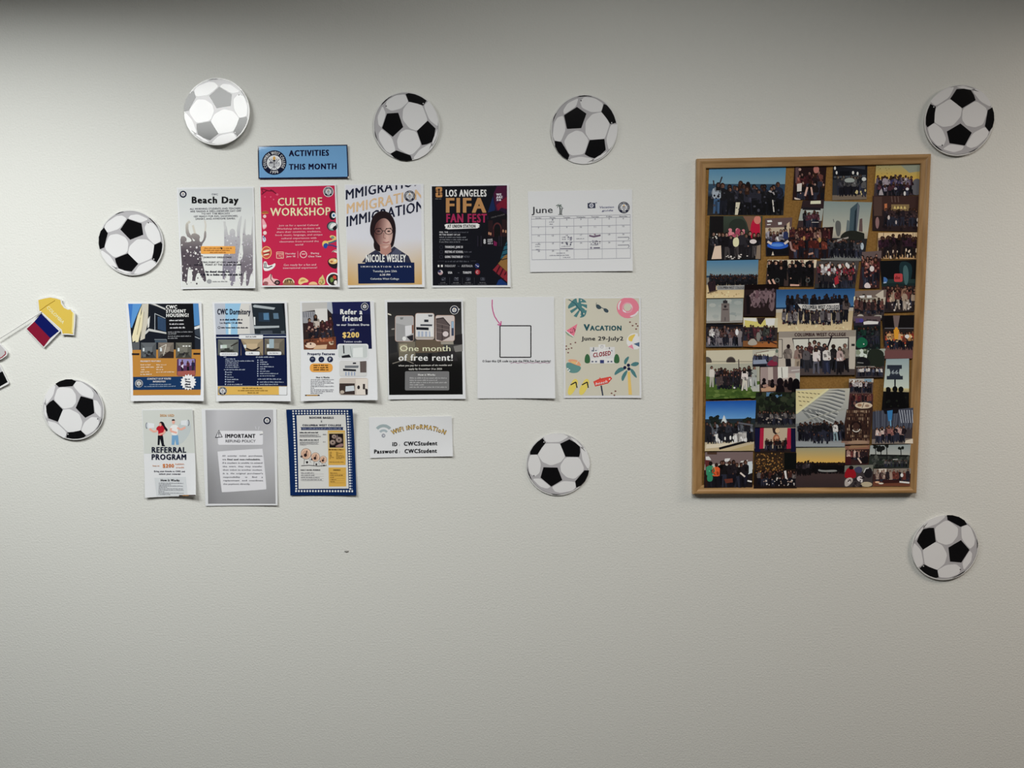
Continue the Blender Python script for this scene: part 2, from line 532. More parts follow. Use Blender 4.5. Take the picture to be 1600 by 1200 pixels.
        for key in self.parts:
            v, f, c, m = self._data(key)
            if v: mesh_obj(key if isinstance(key, str) else key[0], v, f, m, root, (0, 0, 0), c)
        return root

NAVY = (22, 26, 48); BLK = (14, 14, 18); GREY = (120, 122, 128); WH = (240, 240, 242)

def emblem(a, cx, cy, r, part='college_emblem', rim=None, wh=W, lettered=True):
    """round college seal: dark ring with lettering, white middle with torch, wings and book"""
    keep = a.cur, a.z, a.name
    a.part(part); z = a.z + 2
    if rim: a.ell(cx, cy, r * 1.13, r * 1.13, rim, z, n=28)
    a.ell(cx, cy, r, r, NAVY, z + 1, n=32)
    a.ell(cx, cy, r * .6, r * .6, wh, z + 2, n=24)
    if lettered:
        a.arc_text('COLUMBIA WEST COLLEGE', cx, cy, r * .67, r * .23, wh, -pi / 2, 4.4, 1, z + 2)
        a.arc_text('1990', cx, cy, r * .67, r * .23, wh, pi / 2, .9, 1, z + 2, flip=True)
    z += 3
    G = (120, 120, 130)
    a.blob([(cx - .1 * r, cy - .22 * r), (cx - .12 * r, cy - .4 * r), (cx, cy - .55 * r), (cx + .12 * r, cy - .4 * r), (cx + .1 * r, cy - .22 * r)], (205, 160, 90), z)
    a.poly([(cx - .12 * r, cy - .22 * r), (cx + .12 * r, cy - .22 * r), (cx + .04 * r, cy - .06 * r), (cx - .04 * r, cy - .06 * r)], (30, 28, 32), z)
    for s in (-1, 1):
        a.line([(cx + s * .1 * r, cy + .1 * r), (cx + s * .42 * r, cy - .3 * r)], .06 * r, G, z)
        a.line([(cx + s * .08 * r, cy + .0 * r), (cx + s * .25 * r, cy - .32 * r)], .05 * r, G, z)
        a.line([(cx, cy + .12 * r), (cx + s * .4 * r, cy + .0 * r), (cx + s * .42 * r, cy + .24 * r), (cx, cy + .32 * r)], .045 * r, G, z)
        a.line([(cx + s * .05 * r, cy + .2 * r), (cx + s * .35 * r, cy + .12 * r)], .04 * r, G, z)
        a.line([(cx + s * .05 * r, cy + .35 * r), (cx + s * .22 * r, cy + .5 * r)], .06 * r, G, z)
    a.line([(cx, cy - .05 * r), (cx, cy + .5 * r)], .06 * r, (50, 50, 60), z)
    a.cur, a.z, a.name = keep
GP = 'letter-size notices on the wall'

# ------------------------------------------------------------------ soccer ball cut-outs
BALL_BLACK = [
    [(455,645),(655,650),(725,832),(568,928),(412,795)],
    [(690,305),(822,240),(905,285),(975,350),(978,430),(965,495),(768,492)],
    [(440,222),(485,290),(430,360),(370,460),(262,462),(265,420),(310,340),(370,275)],
    [(1040,690),(1108,690),(1092,765),(1050,850),(990,915),(925,942),(910,850)],
    [(218,640),(236,700),(262,765),(292,838),(268,812),(240,750),(224,690)],
    [(560,1030),(630,1040),(710,1046),(640,1052),(590,1044)],
    [(985,345),(1020,375),(1060,430),(1036,405),(1005,372)],
]
BALL_WHITE = [
    [(485,300),(690,300),(725,390),(765,492),(700,575),(560,622),(440,570),(400,510),(372,455),(430,365)],
    [(768,502),(965,502),(1035,650),(1022,710),(900,818),(790,795),(705,710),(695,620)],
    [(450,195),(540,170),(640,158),(740,170),(812,200),(690,280),(490,285)],
    [(985,375),(1045,365),(1100,480),(1118,600),(1112,650),(1085,668),(1012,545)],
    [(262,470),(368,460),(418,590),(402,725),(330,782),(258,740),(230,600)],
    [(295,812),(410,808),(560,930),(510,958),(405,930)],
    [(575,935),(735,845),(908,858),(922,940),(870,990),(700,1022),(620,1000)],
    [(828,208),(920,250),(1012,352),(980,348),(900,285)],
]
def bq(p): return ((p[0] - 660) / 455.0, (605 - p[1]) / 455.0)

def soccer_ball(px, py, rpx, deg, k, label, gap=0.004, tilt=(0, 0)):
    cx, cz = on_wall(px, py)
    rr = on_wall(px + rpx, py)[0] - cx
    a = Art(0, 0, 1, None, k, base=gap, mat=M_GLOSS, frame=(cx, cz, rr, R(deg)))
    a.tilt = tilt
    n = 64
    # card disc with thickness
    V = []; Fc = []
    for z, th in ((0, 0), (0, 0.0012)):
        for i in range(n):
            t = 2 * pi * i / n; p = a.P(cos(t), sin(t), z); V.append((p[0], p[1] + th, p[2]))
    Fc.append(tuple(range(n))); Fc.append(tuple(range(2 * n - 1, n - 1, -1)))
    for i in range(n): j = (i + 1) % n; Fc.append((i, n + i, n + j, j))
    a._sheet = ('laminated_disc', V, Fc, (0.76, 0.76, 0.76), M_GLOSS)
    a.part('printed_outline'); a.z = 1
    a.ell(0, 0, .968, .968, (0.3, 0.3, 0.31), n=64)
    a.ell(0, 0, .955, .955, (0.52, 0.51, 0.535), n=64, z=2)
    a.z = 3
    for pts in BALL_WHITE: a.new('white_panel').blob([bq(p) for p in pts], (0.86, 0.86, 0.875), it=2, cut=.14)
    a.z = 4
    for pts in BALL_BLACK: a.new('black_panel').poly([bq(p) for p in pts], (0.006, 0.006, 0.007))
    a.z = 5
    a.new('pin_hole').ell(*bq((318, 768)), .02, .02, (50, 50, 52)); a.new('pin_hole').ell(*bq((460, 280)), .018, .018, (0.75, 0.75, 0.76))
    r = a.build('soccer_ball_cutout', label, 'wall decoration', 'soccer ball cut-outs on the wall')
    return r

soccer_ball(341, 175.8, 51.8, 190, .80, 'shiny soccer ball cut-out, washed pale by glare, above the blue activities sign', .0105, (0.045, -0.086))
soccer_ball(635.6, 198.5, 51.6, 290, .70, 'soccer ball cut-out above the tilted immigration lettering poster', .0085, (0, .045))
soccer_ball(912.5, 203.6, 52, 252, .62, 'soccer ball cut-out above the June calendar sheet', .0085, (0, .06))
soccer_ball(206.8, 379.8, 50.3, 202, .95, 'soccer ball cut-out left of the pale beach poster, above the yellow jersey', .006)
soccer_ball(116.6, 639.6, 47.8, 133, .9, 'soccer ball cut-out at far left, below the yellow jersey and flag', .006)
soccer_ball(871.5, 725.3, 49.6, 0, .62, 'soccer ball cut-out right of the wifi notice, below the vacation poster', .0035)
soccer_ball(1495.6, 189.2, 54, 32, .52, 'soccer ball cut-out by the upper right corner of the photo board', .009)
soccer_ball(1474.8, 854.8, 52, 101, .48, 'soccer ball cut-out below the lower right corner of the photo board', .006)

# ------------------------------------------------------------------ blue activities sign (laminated)
a = Art(395, 220, 10, [(80,82),(1485,68),(1508,585),(98,598)], .85, base=.0045, lift=(-.0038,.002,0,.003), mat=M_GLOSS, slope=-.012)
a.sheet('laminated_card', (0.01, 0.013, 0.045), 24, 14, .001)
a.part('blue_panel'); a.z = 1; a.quad([(100,98),(1470,84),(1488,568),(112,580)], (112,160,205))
a.new('headline_lettering').text('ACTIVITIES', 570,152,1198,240, (18,18,50), 2); a.new('headline_lettering').text('THIS MONTH', 572,365,1315,450, (18,18,50), 2)
emblem(a, 342, 345, 192)
a.part('pin', M_GLOSS); a.ell(1505, 578, 14, 14, (200,190,180), z=12)
a.build('activities_sign', 'blue laminated sign with a dark border reading ACTIVITIES THIS MONTH', 'sign')

# ------------------------------------------------------------------ row 1: beach poster
def fig_col(lo, hi, y0, y1):
    def g(x, y):
        t = min(1, max(0, (y - y0) / (y1 - y0))); return tuple(hi[i] + (lo[i] - hi[i]) * t for i in range(3))
    g.step = 60; return g
a = Art(270, 280, 6.667, [(42,88),(845,80),(872,1135),(95,1145)], .95, base=.001, lift=(0,.002,.004,.010))
a.sheet()
a.part('background_print'); a.quad([(58,105),(835,95),(858,1120),(105,1128)], fig_col((228,230,228),(212,216,218),100,600))
a.part('crowd_picture'); a.z = 2
D, U = (84,75,84), (205,203,196)
g1 = fig_col(D, (190,186,178), 480, 760)
a.blob([(80,600),(120,590),(150,620),(140,660),(200,650),(190,620),(140,590),(132,470),(165,455),(165,540),(200,600),(215,650),(240,640),(200,610),(190,575),(235,560),(290,590),(275,640),(300,660),(325,620),(330,540),(352,540),(350,620),(300,690),(290,780),(320,900),(360,1060),(330,1075),(280,960),(245,1000),(235,1110),(205,1115),(210,980),(180,900),(160,960),(155,1110),(105,1115),(100,900),(85,720)], g1, it=1)
a.line([(150,560),(145,470),(180,440)], 24, (205,202,192)); a.line([(235,570),(210,480)], 22, (212,208,198))
a.line([(338,560),(345,480),(335,430)], 18, (214,211,203))
g2 = fig_col((138,133,148), (204,205,207), 480, 940); g3 = fig_col((118,110,120), (204,205,206), 480, 900)
a.blob([(535,480),(560,470),(580,590),(600,610),(590,540),(620,510),(655,535),(650,600),(675,600),(668,520),(690,420),(720,370),(720,430),(700,560),(710,650),(690,780),(680,860),(660,940),(655,1115),(600,1118),(600,980),(560,930),(545,1040),(520,1045),(525,820),(540,780)], g2, it=1)
a.line([(548,520),(540,440)], 22, (206,207,208))
a.blob([(745,450),(760,400),(765,460),(755,560),(770,590),(790,570),(820,590),(825,500),(828,390),(838,390),(838,640),(840,900),(845,960),(815,1000),(800,1110),(770,1112),(775,980),(750,960),(735,1110),(712,1112),(715,900),(700,860),(740,800),(730,700),(728,600)], g3, it=1)
a.specks(90,640,330,1080,22,4,11,[(225,222,224),(200,195,200)],3,3); a.specks(530,640,840,1080,46,3,9,[(190,186,196),(150,145,160),(170,165,170)],4,3)
a.specks(85,620,300,1000,26,5,12,[(232,230,230),(190,184,188)],15,3); a.specks(540,560,840,1100,90,3,10,[(222,220,226),(186,180,190),(160,152,164)],16,3)
a.specks(110,760,320,1100,24,4,9,[(96,86,98),(58,48,58),(110,100,110)],5,2.5)
a.rect(100,1060,855,1122,(222,224,222),z=1.5)
a.part('orange_label'); a.z = 4; a.rrect(295,698,655,778,10,(238,170,85))
for i, (x0, x1) in enumerate(((330,625),(325,600),(390,560))): a.greek(x0, 725+i*22, x1, 12, (150,90,40), i+2)
a.new('black_mark').poly([(500,708),(520,715),(515,735),(505,728)], (35,30,30), 9)
a.part('lettering'); a.z = 4
a.text('CWC', 408,150,472,168, (110,110,125), 0)
a.text('Beach Day', 200,184,688,250, BLK, 2)
for t, x0, y0, x1, y1 in (('ALL MORNING STUDENTS AND TEACHERS',180,298,715,316),('ARE TAKING A WELL-DESERVED DAY OFF',185,324,712,342),('TO HIT THE BEACH!!!',300,350,595,367),('GET READY FOR SUN, SANDWICHES,',220,377,680,394),('DRINKS, AND AWESOME GAMES.',240,403,655,420)):
    a.text(t, x0, y0, x1, y1, (88,88,100), 0, slope=-.012)
a.text('DOROTHY GREEN PARK', 325,806,618,822, (40,38,50), 1)
a.text('MEETING POINT AT CWC', 265,857,560,873, (40,38,50), 1); a.greek(575,873,690,16,(40,38,50),8,fill=.8)
a.greek(225,899,335,16,(40,38,50),9,fill=.8); a.text('POINT AT THE', 345,883,520,899, (40,38,50), 1); a.greek(535,899,725,16,(40,38,50),10,fill=.8)
a.greek(345,973,600,20,(35,34,50),4,fill=.8); a.greek(290,1004,740,20,(35,34,50),5,fill=.8)
a.new('round_logo').ell(385,1065,26,24,(160,162,165)); a.part('lettering'); a.greek(420,1072,590,13,(140,140,145),6)
emblem(a, 110,157,36, lettered=False)
a.build('event_poster', 'pale grey and white beach poster with raised-arm silhouettes and an orange label', 'poster', GP)

# ------------------------------------------------------------------ row 1: culture workshop
a = Art(400, 280, 6.667, [(40,60),(835,52),(882,1122),(66,1122)], .92, base=.001, lift=(0,.003,.007,.010), slope=-.012)
a.sheet()
RED = (196,38,78)
a.part('red_panel'); a.quad([(47,82),(822,68),(858,1105),(76,1107)], RED)
a.part('branch_picture'); a.z = 2
DR = (120,20,48)
a.line([(60,160),(110,120),(185,125),(150,110),(190,135),(215,155)], 12, DR); a.line([(80,150),(60,100),(130,120)], 10, DR)
for x, y in ((95,185),(155,185),(185,212),(222,160)): a.ell(x, y, 8, 8, (220,95,125))
a.ell(222,160,14,12,(215,90,120))
CR = (242,226,205)
a.new('sticker_picture').blob([(60,335),(120,330),(140,355),(110,362),(62,365)], (200,120,70)); a.line([(62,345),(120,342),(130,352)],6,(90,40,40),3)
a.new('sticker_picture').ell(92,388,17,17,(245,205,205)); a.blob([(62,410),(80,415),(95,440),(120,490),(90,525),(70,520)], (235,170,180)); a.blob([(66,480),(100,470),(115,490),(80,515)], (245,215,215), 3)
a.new('sticker_picture').ell(95,560,19,20,(245,215,210)); a.blob([(68,585),(90,590),(110,630),(95,660),(72,650)], (205,215,235)); a.line([(75,600),(95,630)],6,(60,60,100),3); a.ell(90,600,8,8,(60,60,90),3)
a.new('food_picture').ell(112,765,54,66,(240,190,120)); a.ell(112,765,46,58,(205,80,70),3); a.blob([(75,745),(145,730),(150,750),(78,768)], (245,225,190),4); a.blob([(78,775),(148,757),(152,778),(82,795)], (130,40,40),4); a.blob([(80,785),(140,772),(144,785),(84,800)], (245,225,190),5)
a.new('hat_picture').blob([(77,860),(115,855),(125,900),(170,895),(205,870),(208,900),(180,935),(130,958),(82,955)], (240,235,235)); a.line([(85,915),(130,925),(175,905)],9,(40,35,40),3); a.line([(90,870),(95,910)],8,(60,55,60),3); a.line([(105,868),(112,912)],8,(60,55,60),3)
a.new('scooter_picture').blob([(80,1040),(130,1030),(150,990),(168,985),(180,1040),(230,1040),(258,1070),(255,1103),(82,1104)], (238,190,190)); a.ell(228,1078,30,26,(50,35,40),3); a.ell(228,1078,14,12,(150,120,120),4); a.ell(110,1085,26,20,(150,90,95),3); a.line([(165,985),(160,1040),(200,1090)],8,(90,40,50),3)
a.new('food_picture').ell(345,1080,60,50,(245,225,190),a0=pi,a1=2*pi); a.ell(345,1080,50,42,(140,105,75),3,a0=pi,a1=2*pi); a.specks(310,1045,380,1078,26,4,7,[(90,60,50),(205,175,120),(60,75,45)],3,4); a.rect(288,1078,408,1105,(150,110,80))
a.new('food_picture').blob([(440,1085),(455,1035),(500,1020),(555,1055),(545,1075),(500,1080),(470,1104)], (240,205,140)); a.blob([(460,1070),(480,1040),(530,1050),(500,1065)], (205,150,90),3)
a.new('food_picture').ell(600,1100,46,32,(242,190,140),a0=pi,a1=2*pi)
a.new('food_picture').blob([(650,1100),(665,1030),(690,1015),(698,990),(712,1025),(728,1060),(725,1103)], (215,195,130)); a.specks(665,1040,715,1095,16,4,8,[(120,120,60),(200,150,80),(160,140,90)],6,3)
a.clip = (40, 60, 858, 1106)
a.new('sticker_picture').ell(800,378,36,48,(24,22,32)); a.ell(812,378,24,28,(240,240,245),3); a.ell(812,378,14,16,(110,170,215),4); a.ell(812,378,7,8,(20,20,30),5)
a.new('sticker_picture').ell(795,490,56,50,(60,60,72)); a.ell(800,492,46,42,(150,175,170),3); a.blob([(770,520),(780,465),(830,455),(845,470),(800,510)], (240,240,235),4); a.blob([(790,525),(830,470),(845,500),(835,535)], (24,22,28),4)
a.new('sticker_picture').blob([(690,680),(700,645),(740,640),(760,665),(740,720),(705,710)], (240,200,110)); a.blob([(700,690),(720,665),(755,670),(740,725),(712,720)], (40,75,160),3); a.line([(745,655),(800,640),(835,610)],16,(225,195,120),3); a.line([(755,670),(800,655),(842,640)],14,(50,110,130),3); a.line([(750,685),(800,690),(845,710)],14,(70,60,120),3); a.blob([(762,600),(790,580),(842,600),(835,640),(800,625)], (230,205,130)); a.ell(800,608,18,14,(120,150,130),4)
a.new('sticker_picture').blob([(785,770),(810,740),(850,735),(850,775),(815,755)], (240,225,215)); a.line([(795,765),(820,745),(845,748)],6,(60,40,45),4)
a.new('food_picture').blob([(748,840),(790,820),(850,818),(855,870),(850,940),(790,925),(755,890)], (36,24,30)); a.ell(808,855,48,30,(235,195,130),3); a.ell(792,860,14,10,(180,110,70),4); a.ell(828,850,12,10,(250,235,200),4)
a.new('food_picture').ell(812,1045,74,72,(240,238,235)); a.ell(814,1047,62,60,(40,36,34),3); a.blob([(775,1040),(800,1015),(822,1050),(790,1085)], (110,140,70),4); a.blob([(800,1010),(835,1000),(850,1040),(820,1045)], (205,70,55),4); a.blob([(820,1060),(850,1050),(855,1100),(820,1100)], (235,230,225),4)
a.clip = None
a.part('lettering'); a.z = 3
CREAM = (250,226,186)
a.text('CULTURE', 228,194,692,274, CREAM, 1); a.text('WORKSHOP', 150,298,778,380, CREAM, 1)
PK = (240,196,204)
for t,x0,y0,x1 in (('Join us for a special Cultural',240,472,650),('Workshop where students will',222,506,668),('share their countries, traditions,',217,539,680),('food, music, language, and unique',203,572,695),('cultural experiences with',267,606,632),('classmates from around the',247,640,655),('world!',410,674,495)):
    a.text(t,x0,y0,x1,y0+17,PK,0)
a.new('calendar_icon').frame_line(218,760,288,824,7,(245,190,170)); a.line([(218,778),(288,778)],8,(245,190,170)); a.specks(235,790,275,815,8,3,5,[(245,190,170)],2)
a.part('lettering'); a.text('Thursday',305,767,415,783,PK,2); a.text('June 18',320,797,412,813,PK,2); a.new('divider').line([(438,750),(440,822)],3,PK); a.part('lettering')
a.new('clock_icon').ring(497,785,30,37,(245,205,205)); a.line([(478,775),(490,785),(497,775),(505,785),(518,775)],6,(245,205,205))
a.part('lettering'); a.text('During',575,763,660,780,PK,2); a.text('Class Time',548,796,683,813,PK,2)
a.text('Get ready for a fun and',293,882,630,902,PK,0); a.text('international experience!',287,914,640,933,PK,0)
emblem(a, 757,132,48, rim=W, lettered=True)
a.build('event_poster', 'red poster headed CULTURE WORKSHOP with food pictures along its edges', 'poster', GP)

# ------------------------------------------------------------------ row 1: immigration talk
a = Art(535, 280, 6.667, [(22,55),(845,50),(860,1125),(58,1130)], .80, base=.001, lift=(0,.001,.003,.005))
a.sheet()
a.part('background_print')
def gi(x, y):
    t = min(1, max(0, (y - 620) / 480)); e = abs(x - 440) / 400
    return tuple((206,207,216)[i] + ((192,150,88)[i] - (206,207,216)[i]) * t * (.35 + .65 * e) for i in range(3))
gi.step = 70
a.quad([(34,64),(818,60),(832,1098),(60,1105)], gi)
a.part('headline_lettering'); a.z = 2; a.clip = (34, 64, 820, 700)
TAN = (208,176,138)
a.text('MMIGRATION', 36,35,835,135, NAVY, 1, slope=-.2)
a.text('MMIGRATION', 46,178,838,280, TAN, 1, slope=-.205)
a.text('IMMIGRATION', 44,305,850,412, NAVY, 1, slope=-.21)
a.clip = None
a.part('portrait_picture'); a.z = 7
a.poly([(205,868),(262,790),(345,738),(440,785),(540,700),(590,735),(690,800),(718,868)], (44,46,66))
a.poly([(500,790),(560,720),(620,760),(560,868)], (74,78,100), 8)
a.blob([(288,560),(292,470),(318,385),(370,340),(430,328),(492,350),(542,420),(560,520),(548,620),(532,700),(495,722),(420,760),(340,742),(325,690),(332,640),(302,590)], (30,18,22), 9)
a.poly([(392,680),(505,680),(512,752),(455,800),(398,772)], (172,128,118), 9.5)
def gf(x, y):
    t = min(1, max(0, (x - 352 + (y - 560) * .12) / 120)); e = min(1, max(0, (x - 470) / 70)); d = 1 - .16 * e
    return tuple(((88,56,54)[i] + ((206,170,160)[i] - (88,56,54)[i]) * t) * d for i in range(3))
gf.step = 22
a.blob([(332,560),(345,468),(395,414),(450,404),(498,448),(526,530),(524,615),(500,685),(455,728),(412,714),(368,668),(336,615)], gf, 10)
a.blob([(318,400),(380,345),(450,345),(520,420),(535,520),(500,440),(440,400),(390,415),(345,470),(325,560)], (30,18,22), 11)
for cx in (378, 484):
    a.ring(cx, 545, 36, 43, (28,20,26), 12, 20, ky=.78); a.ell(cx, 543, 16, 8, (50,34,38), 12); a.line([(cx-30,516),(cx+28,512)], 8, (40,26,28), 12)
a.line([(421,540),(441,540)], 6, (28,20,26), 12); a.line([(434,560),(428,612),(452,618)], 7, (140,98,94), 12)
a.line([(424,655),(458,662),(490,652)], 8, (140,74,78), 12); a.line([(430,672),(480,668)], 4, (160,116,112), 12)
a.part('navy_panel'); a.z = 9; a.quad([(163,880),(750,868),(753,1080),(170,1086)], (12,28,68), 12)
a.quad([(240,868),(665,862),(665,880),(240,880)], (12,28,68), 12)
a.part('lettering'); a.z = 10
a.text('NICOLE WESLEY', 246,788,664,862, WH, 2)
a.text('IMMIGRATION LAWYER', 196,904,720,920, (225,228,238), 1, spread=.25)
a.text('Tuesday, June 23th', 320,948,568,968, (215,220,232), 0); a.text('6:30 PM', 392,986,500,1006, (225,228,238), 1); a.text('Columbia West College', 295,1028,592,1047, (215,220,232), 0)
emblem(a, 702,176,57)
a.build('event_poster', 'white and gold poster with tilted IMMIGRATION lettering and a portrait of a person in glasses', 'poster', GP)

# ------------------------------------------------------------------ row 1: fan fest
a = Art(668, 280, 6.667, [(30,60),(850,52),(866,1124),(45,1130)], .72, base=.001, lift=(0,.001,.002,.004))
a.sheet()
a.part('dark_background'); a.quad([(45,75),(828,65),(833,1105),(55,1108)], (9,11,20))
a.part('stadium_picture'); a.z = 2; a.k = 1.15
a.poly([(615,420),(640,330),(690,140),(720,72),(828,66),(830,360),(760,385)], (36,22,52))
a.poly([(690,150),(725,75),(828,68),(829,320),(770,300),(720,330),(700,250)], (78,20,58), 2.5); a.poly([(715,270),(828,180),(829,310),(770,295),(735,330)], (128,26,52), 3)
a.poly([(625,360),(680,180),(705,310),(660,400)], (24,44,92), 3); a.poly([(625,350),(690,330),(760,330),(830,370),(830,700),(520,700),(560,560),(640,430)], (16,14,24), 3.2)
a.text('UNION STATION', 662,378,802,392, (120,116,120), 0, slope=-.25)
a.ring(727,520,34,46,(88,44,46),4,20,pi,2*pi,1.5); a.rect(682,515,694,600,(70,30,36),z=4); a.rect(760,515,772,600,(70,30,36),z=4); a.rect(700,505,755,600,(12,10,16),z=4)
a.rect(632,430,680,600,(44,24,30),z=3.6); a.rect(776,420,826,600,(44,24,30),z=3.6)
for x, y in ((640,565),(658,570),(788,540),(815,545)): a.ell(x, y, 8, 16, (205,150,120), 5)
for x in (520,555,742,765): a.rect(x,590,x+8,700,(44,40,56),z=4)
a.text('8', 583,625,607,672, (225,225,230), 2); a.text('FAN', 627,622,675,638,(215,215,222),2,slope=-.1); a.text('FEST', 627,642,680,657,(215,215,222),2,slope=-.1); a.greek(628,677,682,13,(205,205,215),2,fill=.8); a.poly([(690,640),(725,660),(720,698),(690,690)],(128,30,84),4)
a.poly([(760,830),(800,700),(832,640),(833,800)], (40,100,122), 3)
for i in range(4): a.line([(770+i*8,842-i*48),(833,800-i*48+25)], 9, (12,30,44), 4)
a.poly([(735,880),(800,800),(833,780),(833,970)], (158,116,64), 3); a.poly([(680,945),(735,885),(833,972),(833,1075)], (150,44,56), 3.2)
for i in range(3): a.line([(715+i*36,985+i*26),(755+i*34,905+i*26)], 14, (70,14,30), 4)
a.poly([(715,1105),(740,1050),(770,1040),(833,1095),(833,1105)], (24,56,120), 3.4)
a.k = .72; a.part('trophy_emblem'); a.z = 3
GO = (172,124,78)
a.rrect(85,82,153,132,14,GO); a.rrect(85,138,155,190,14,GO); a.poly([(108,100),(132,100),(124,132),(130,170),(110,170),(116,132)],(24,18,20),4); a.rect(85,112,108,118,(24,18,20),z=4); a.rect(132,152,155,158,(24,18,20),z=4); a.greek(82,210,158,10,(120,118,116),3)
a.part('brush_banner'); a.z = 3; a.poly([(180,490),(178,475),(200,466),(520,460),(548,478),(530,487),(545,495),(520,512),(215,522),(182,512),(192,500)], (222,220,216))
a.part('lettering'); a.z = 4
a.text('LOS ANGELES', 190,112,615,180, (228,228,230), 2); a.text('FIFA', 192,200,612,346, (166,122,78), 2); a.text('FAN FEST', 196,364,618,450, (146,36,76), 2)
a.text('AT UNION STATION', 207,474,500,506, BLK, 2); a.text('WE',716,150,770,172,(205,200,215),2); a.text('ARE',716,178,782,200,(205,200,215),2); a.text('26',716,206,768,226,(205,200,215),2)
LG=(196,196,202); DG=(82,84,94)
a.text('FEEL THE',125,546,215,560,LG,1); a.greek(225,560,435,13,DG,1); a.text('IN THE HEART OF LA!',125,571,340,587,LG,1)
for i in range(3): a.greek(125,612+i*24,(410,425,345)[i],13,(120,122,130),i+3)
a.new('divider').line([(125,670),(450,668)],2,(40,42,52)); a.part('lettering')
a.text('THURSDAY, JUNE 25',182,696,368,717,LG,2); a.text('MEETING AT SCHOOL:',182,746,374,768,LG,2); a.greek(385,765,462,15,DG,2); a.text('GOING TOGETHER BY',182,798,370,820,LG,2); a.text('METRO',378,798,440,818,DG,1)
for y in (708,757,810): a.new('line_icon').ring(143,y,14,19,(38,40,52))
a.part('lettering')
a.greek(185,864,440,16,DG,5); a.new('divider').line([(105,855),(172,854)],2,DG); a.new('divider').line([(450,853),(505,852)],2,DG); a.part('lettering')
a.text('PARAGUAY',182,893,292,915,(150,150,156),2); a.text('vs',315,898,332,912,DG,1); a.text('AUSTRALIA',355,893,470,915,(150,150,156),2)
a.text('USA',215,962,258,984,LG,2); a.text('vs',316,966,332,980,DG,1); a.text('TURKIYE',368,962,458,984,LG,2)
a.z=5
a.new('flag_picture').rect(108,893,160,915,(220,218,220)); a.rect(124,893,142,915,(40,38,46),z=6); a.new('flag_picture').ell(518,902,25,26,(34,44,92)); a.line([(500,890),(530,915)],5,(180,180,195),7); a.ell(528,908,6,6,(190,190,200),7)
a.new('flag_picture').ell(135,972,26,26,(190,184,188)); a.ell(126,962,16,14,(44,48,80),6); 
for i in range(3): a.line([(118,976+i*8),(155,973+i*8)],4,(150,90,96),7)
a.new('flag_picture').ell(522,968,26,28,(140,34,44)); a.ring(520,968,9,14,(200,180,184),7,16,.6,5.6)
a.z=4
for x, s in ((168,1),(300,2),(425,3),(575,4)): a.new('footer_icon').rrect(x-24,1022,x+24,1058,6,(48,50,60)); a.specks(x-18,1026,x+18,1054,6,4,7,[(96,98,108),(20,22,32)],s,5); a.greek(x-32,1082,x+32,10,(110,110,116),s); a.greek(x-50,1098,x+50,9,(84,84,92),s+3)
a.part('footer_rule')
for x in (232,365,488): a.line([(x,1025),(x,1098)],2,(70,72,82))
a.build('event_poster', 'near-black poster with white LOS ANGELES lettering over large gold and crimson letters', 'poster', GP)

# ------------------------------------------------------------------ row 1: June calendar
a = Art(815, 285, 8, [(78,115),(1380,90),(1386,1108),(108,1122)], .68, base=.001, lift=(0,.001,.003,.006), slope=-.02)
a.sheet()
INK=(74,76,86)
a.part('calendar_grid'); a.z=2
def cg(u, v): return (122 + 1236*u + 6*v*(1-u), 430 + 538*v - 25*u + 5*u*v)
rows=[0,.055,.235,.42,.60,.775,1.0]
for v in rows:
    a.line([cg(0,v),cg(1,v)],5,(122,122,134))
for i in range(8): a.line([cg(i/7,0 if i in(0,7) else .055),cg(i/7,1)],4,(140,140,152))
for v in (.235,.42,.60,.775):
    a.line([cg(0,v),cg(1,v)],3,(130,130,144))
a.part('lettering'); a.z=3
a.text('June',125,305,388,383,(40,42,48),0)
for i,d in enumerate(('Sunday','Monday','Tuesday','Wednesday','Thursday','Friday','Saturday')):
    x,y=cg((i+.5)/7,.03); w=len(d)*6.2; a.text(d,x-w,y-8,x+w,y+7,(100,100,112),0)
n=1
for r in range(5):
    for c in range(7):
        if r==0 and c==0: continue
        if n>30: break
        x,y=cg((c+.5)/7,rows[r+1]+.025); w=7 if n<10 else 12
        a.text(str(n),x-w,y-8,x+w,y+9,(105,105,118),0); n+=1
a.text('Vacation',968,296,1150,322,(82,84,120),0,it=.3); a.text('guide',1002,340,1140,362,(82,84,120),0,it=.3)
for (x0,y,x1,s,w) in ((345,500,410,1,12),(350,527,405,2,12),(505,690,558,3,12),(505,716,560,4,12),(685,708,790,5,11),(500,803,612,6,11),(350,917,600,7,12),(435,889,545,8,11),(518,942,608,9,12),(880,733,950,10,10),(860,786,965,11,11),(172,780,240,12,9),(170,806,236,13,9),(180,842,232,14,9)):
    a.greek(x0,y,x1,w,(92,92,108),s)
a.z=3; a.part('palm_picture')
TR=(60,66,66)
a.line([(478,405),(482,340),(470,285)],13,TR); a.line([(495,402),(500,350),(508,320)],11,TR)
for dx,dy in ((-48,5),(-30,35),(-20,-18),(5,-26),(38,-6),(46,30),(20,44)): a.blob([(468,285),(468+dx*.5,278+dy*.4),(470+dx,290+dy),(468+dx*.55,292+dy*.6)],(84,98,92),4)
for dx,dy in ((-24,18),(22,16),(18,-12),(-14,-10)): a.blob([(508,318),(508+dx*.6,314+dy*.4),(508+dx,318+dy)],(84,98,92),4,1)
a.rect(455,400,512,406,(60,66,66))
a.part('camera_picture'); a.quad([(824,260),(920,256),(922,322),(826,326)],(48,52,70)); a.ring(872,290,16,27,(190,192,202),5,20); a.ell(872,290,11,11,(150,154,170),5); a.quad([(845,252),(870,251),(872,262),(846,262)],(48,52,70)); a.ell(932,256,9,8,(120,122,140))
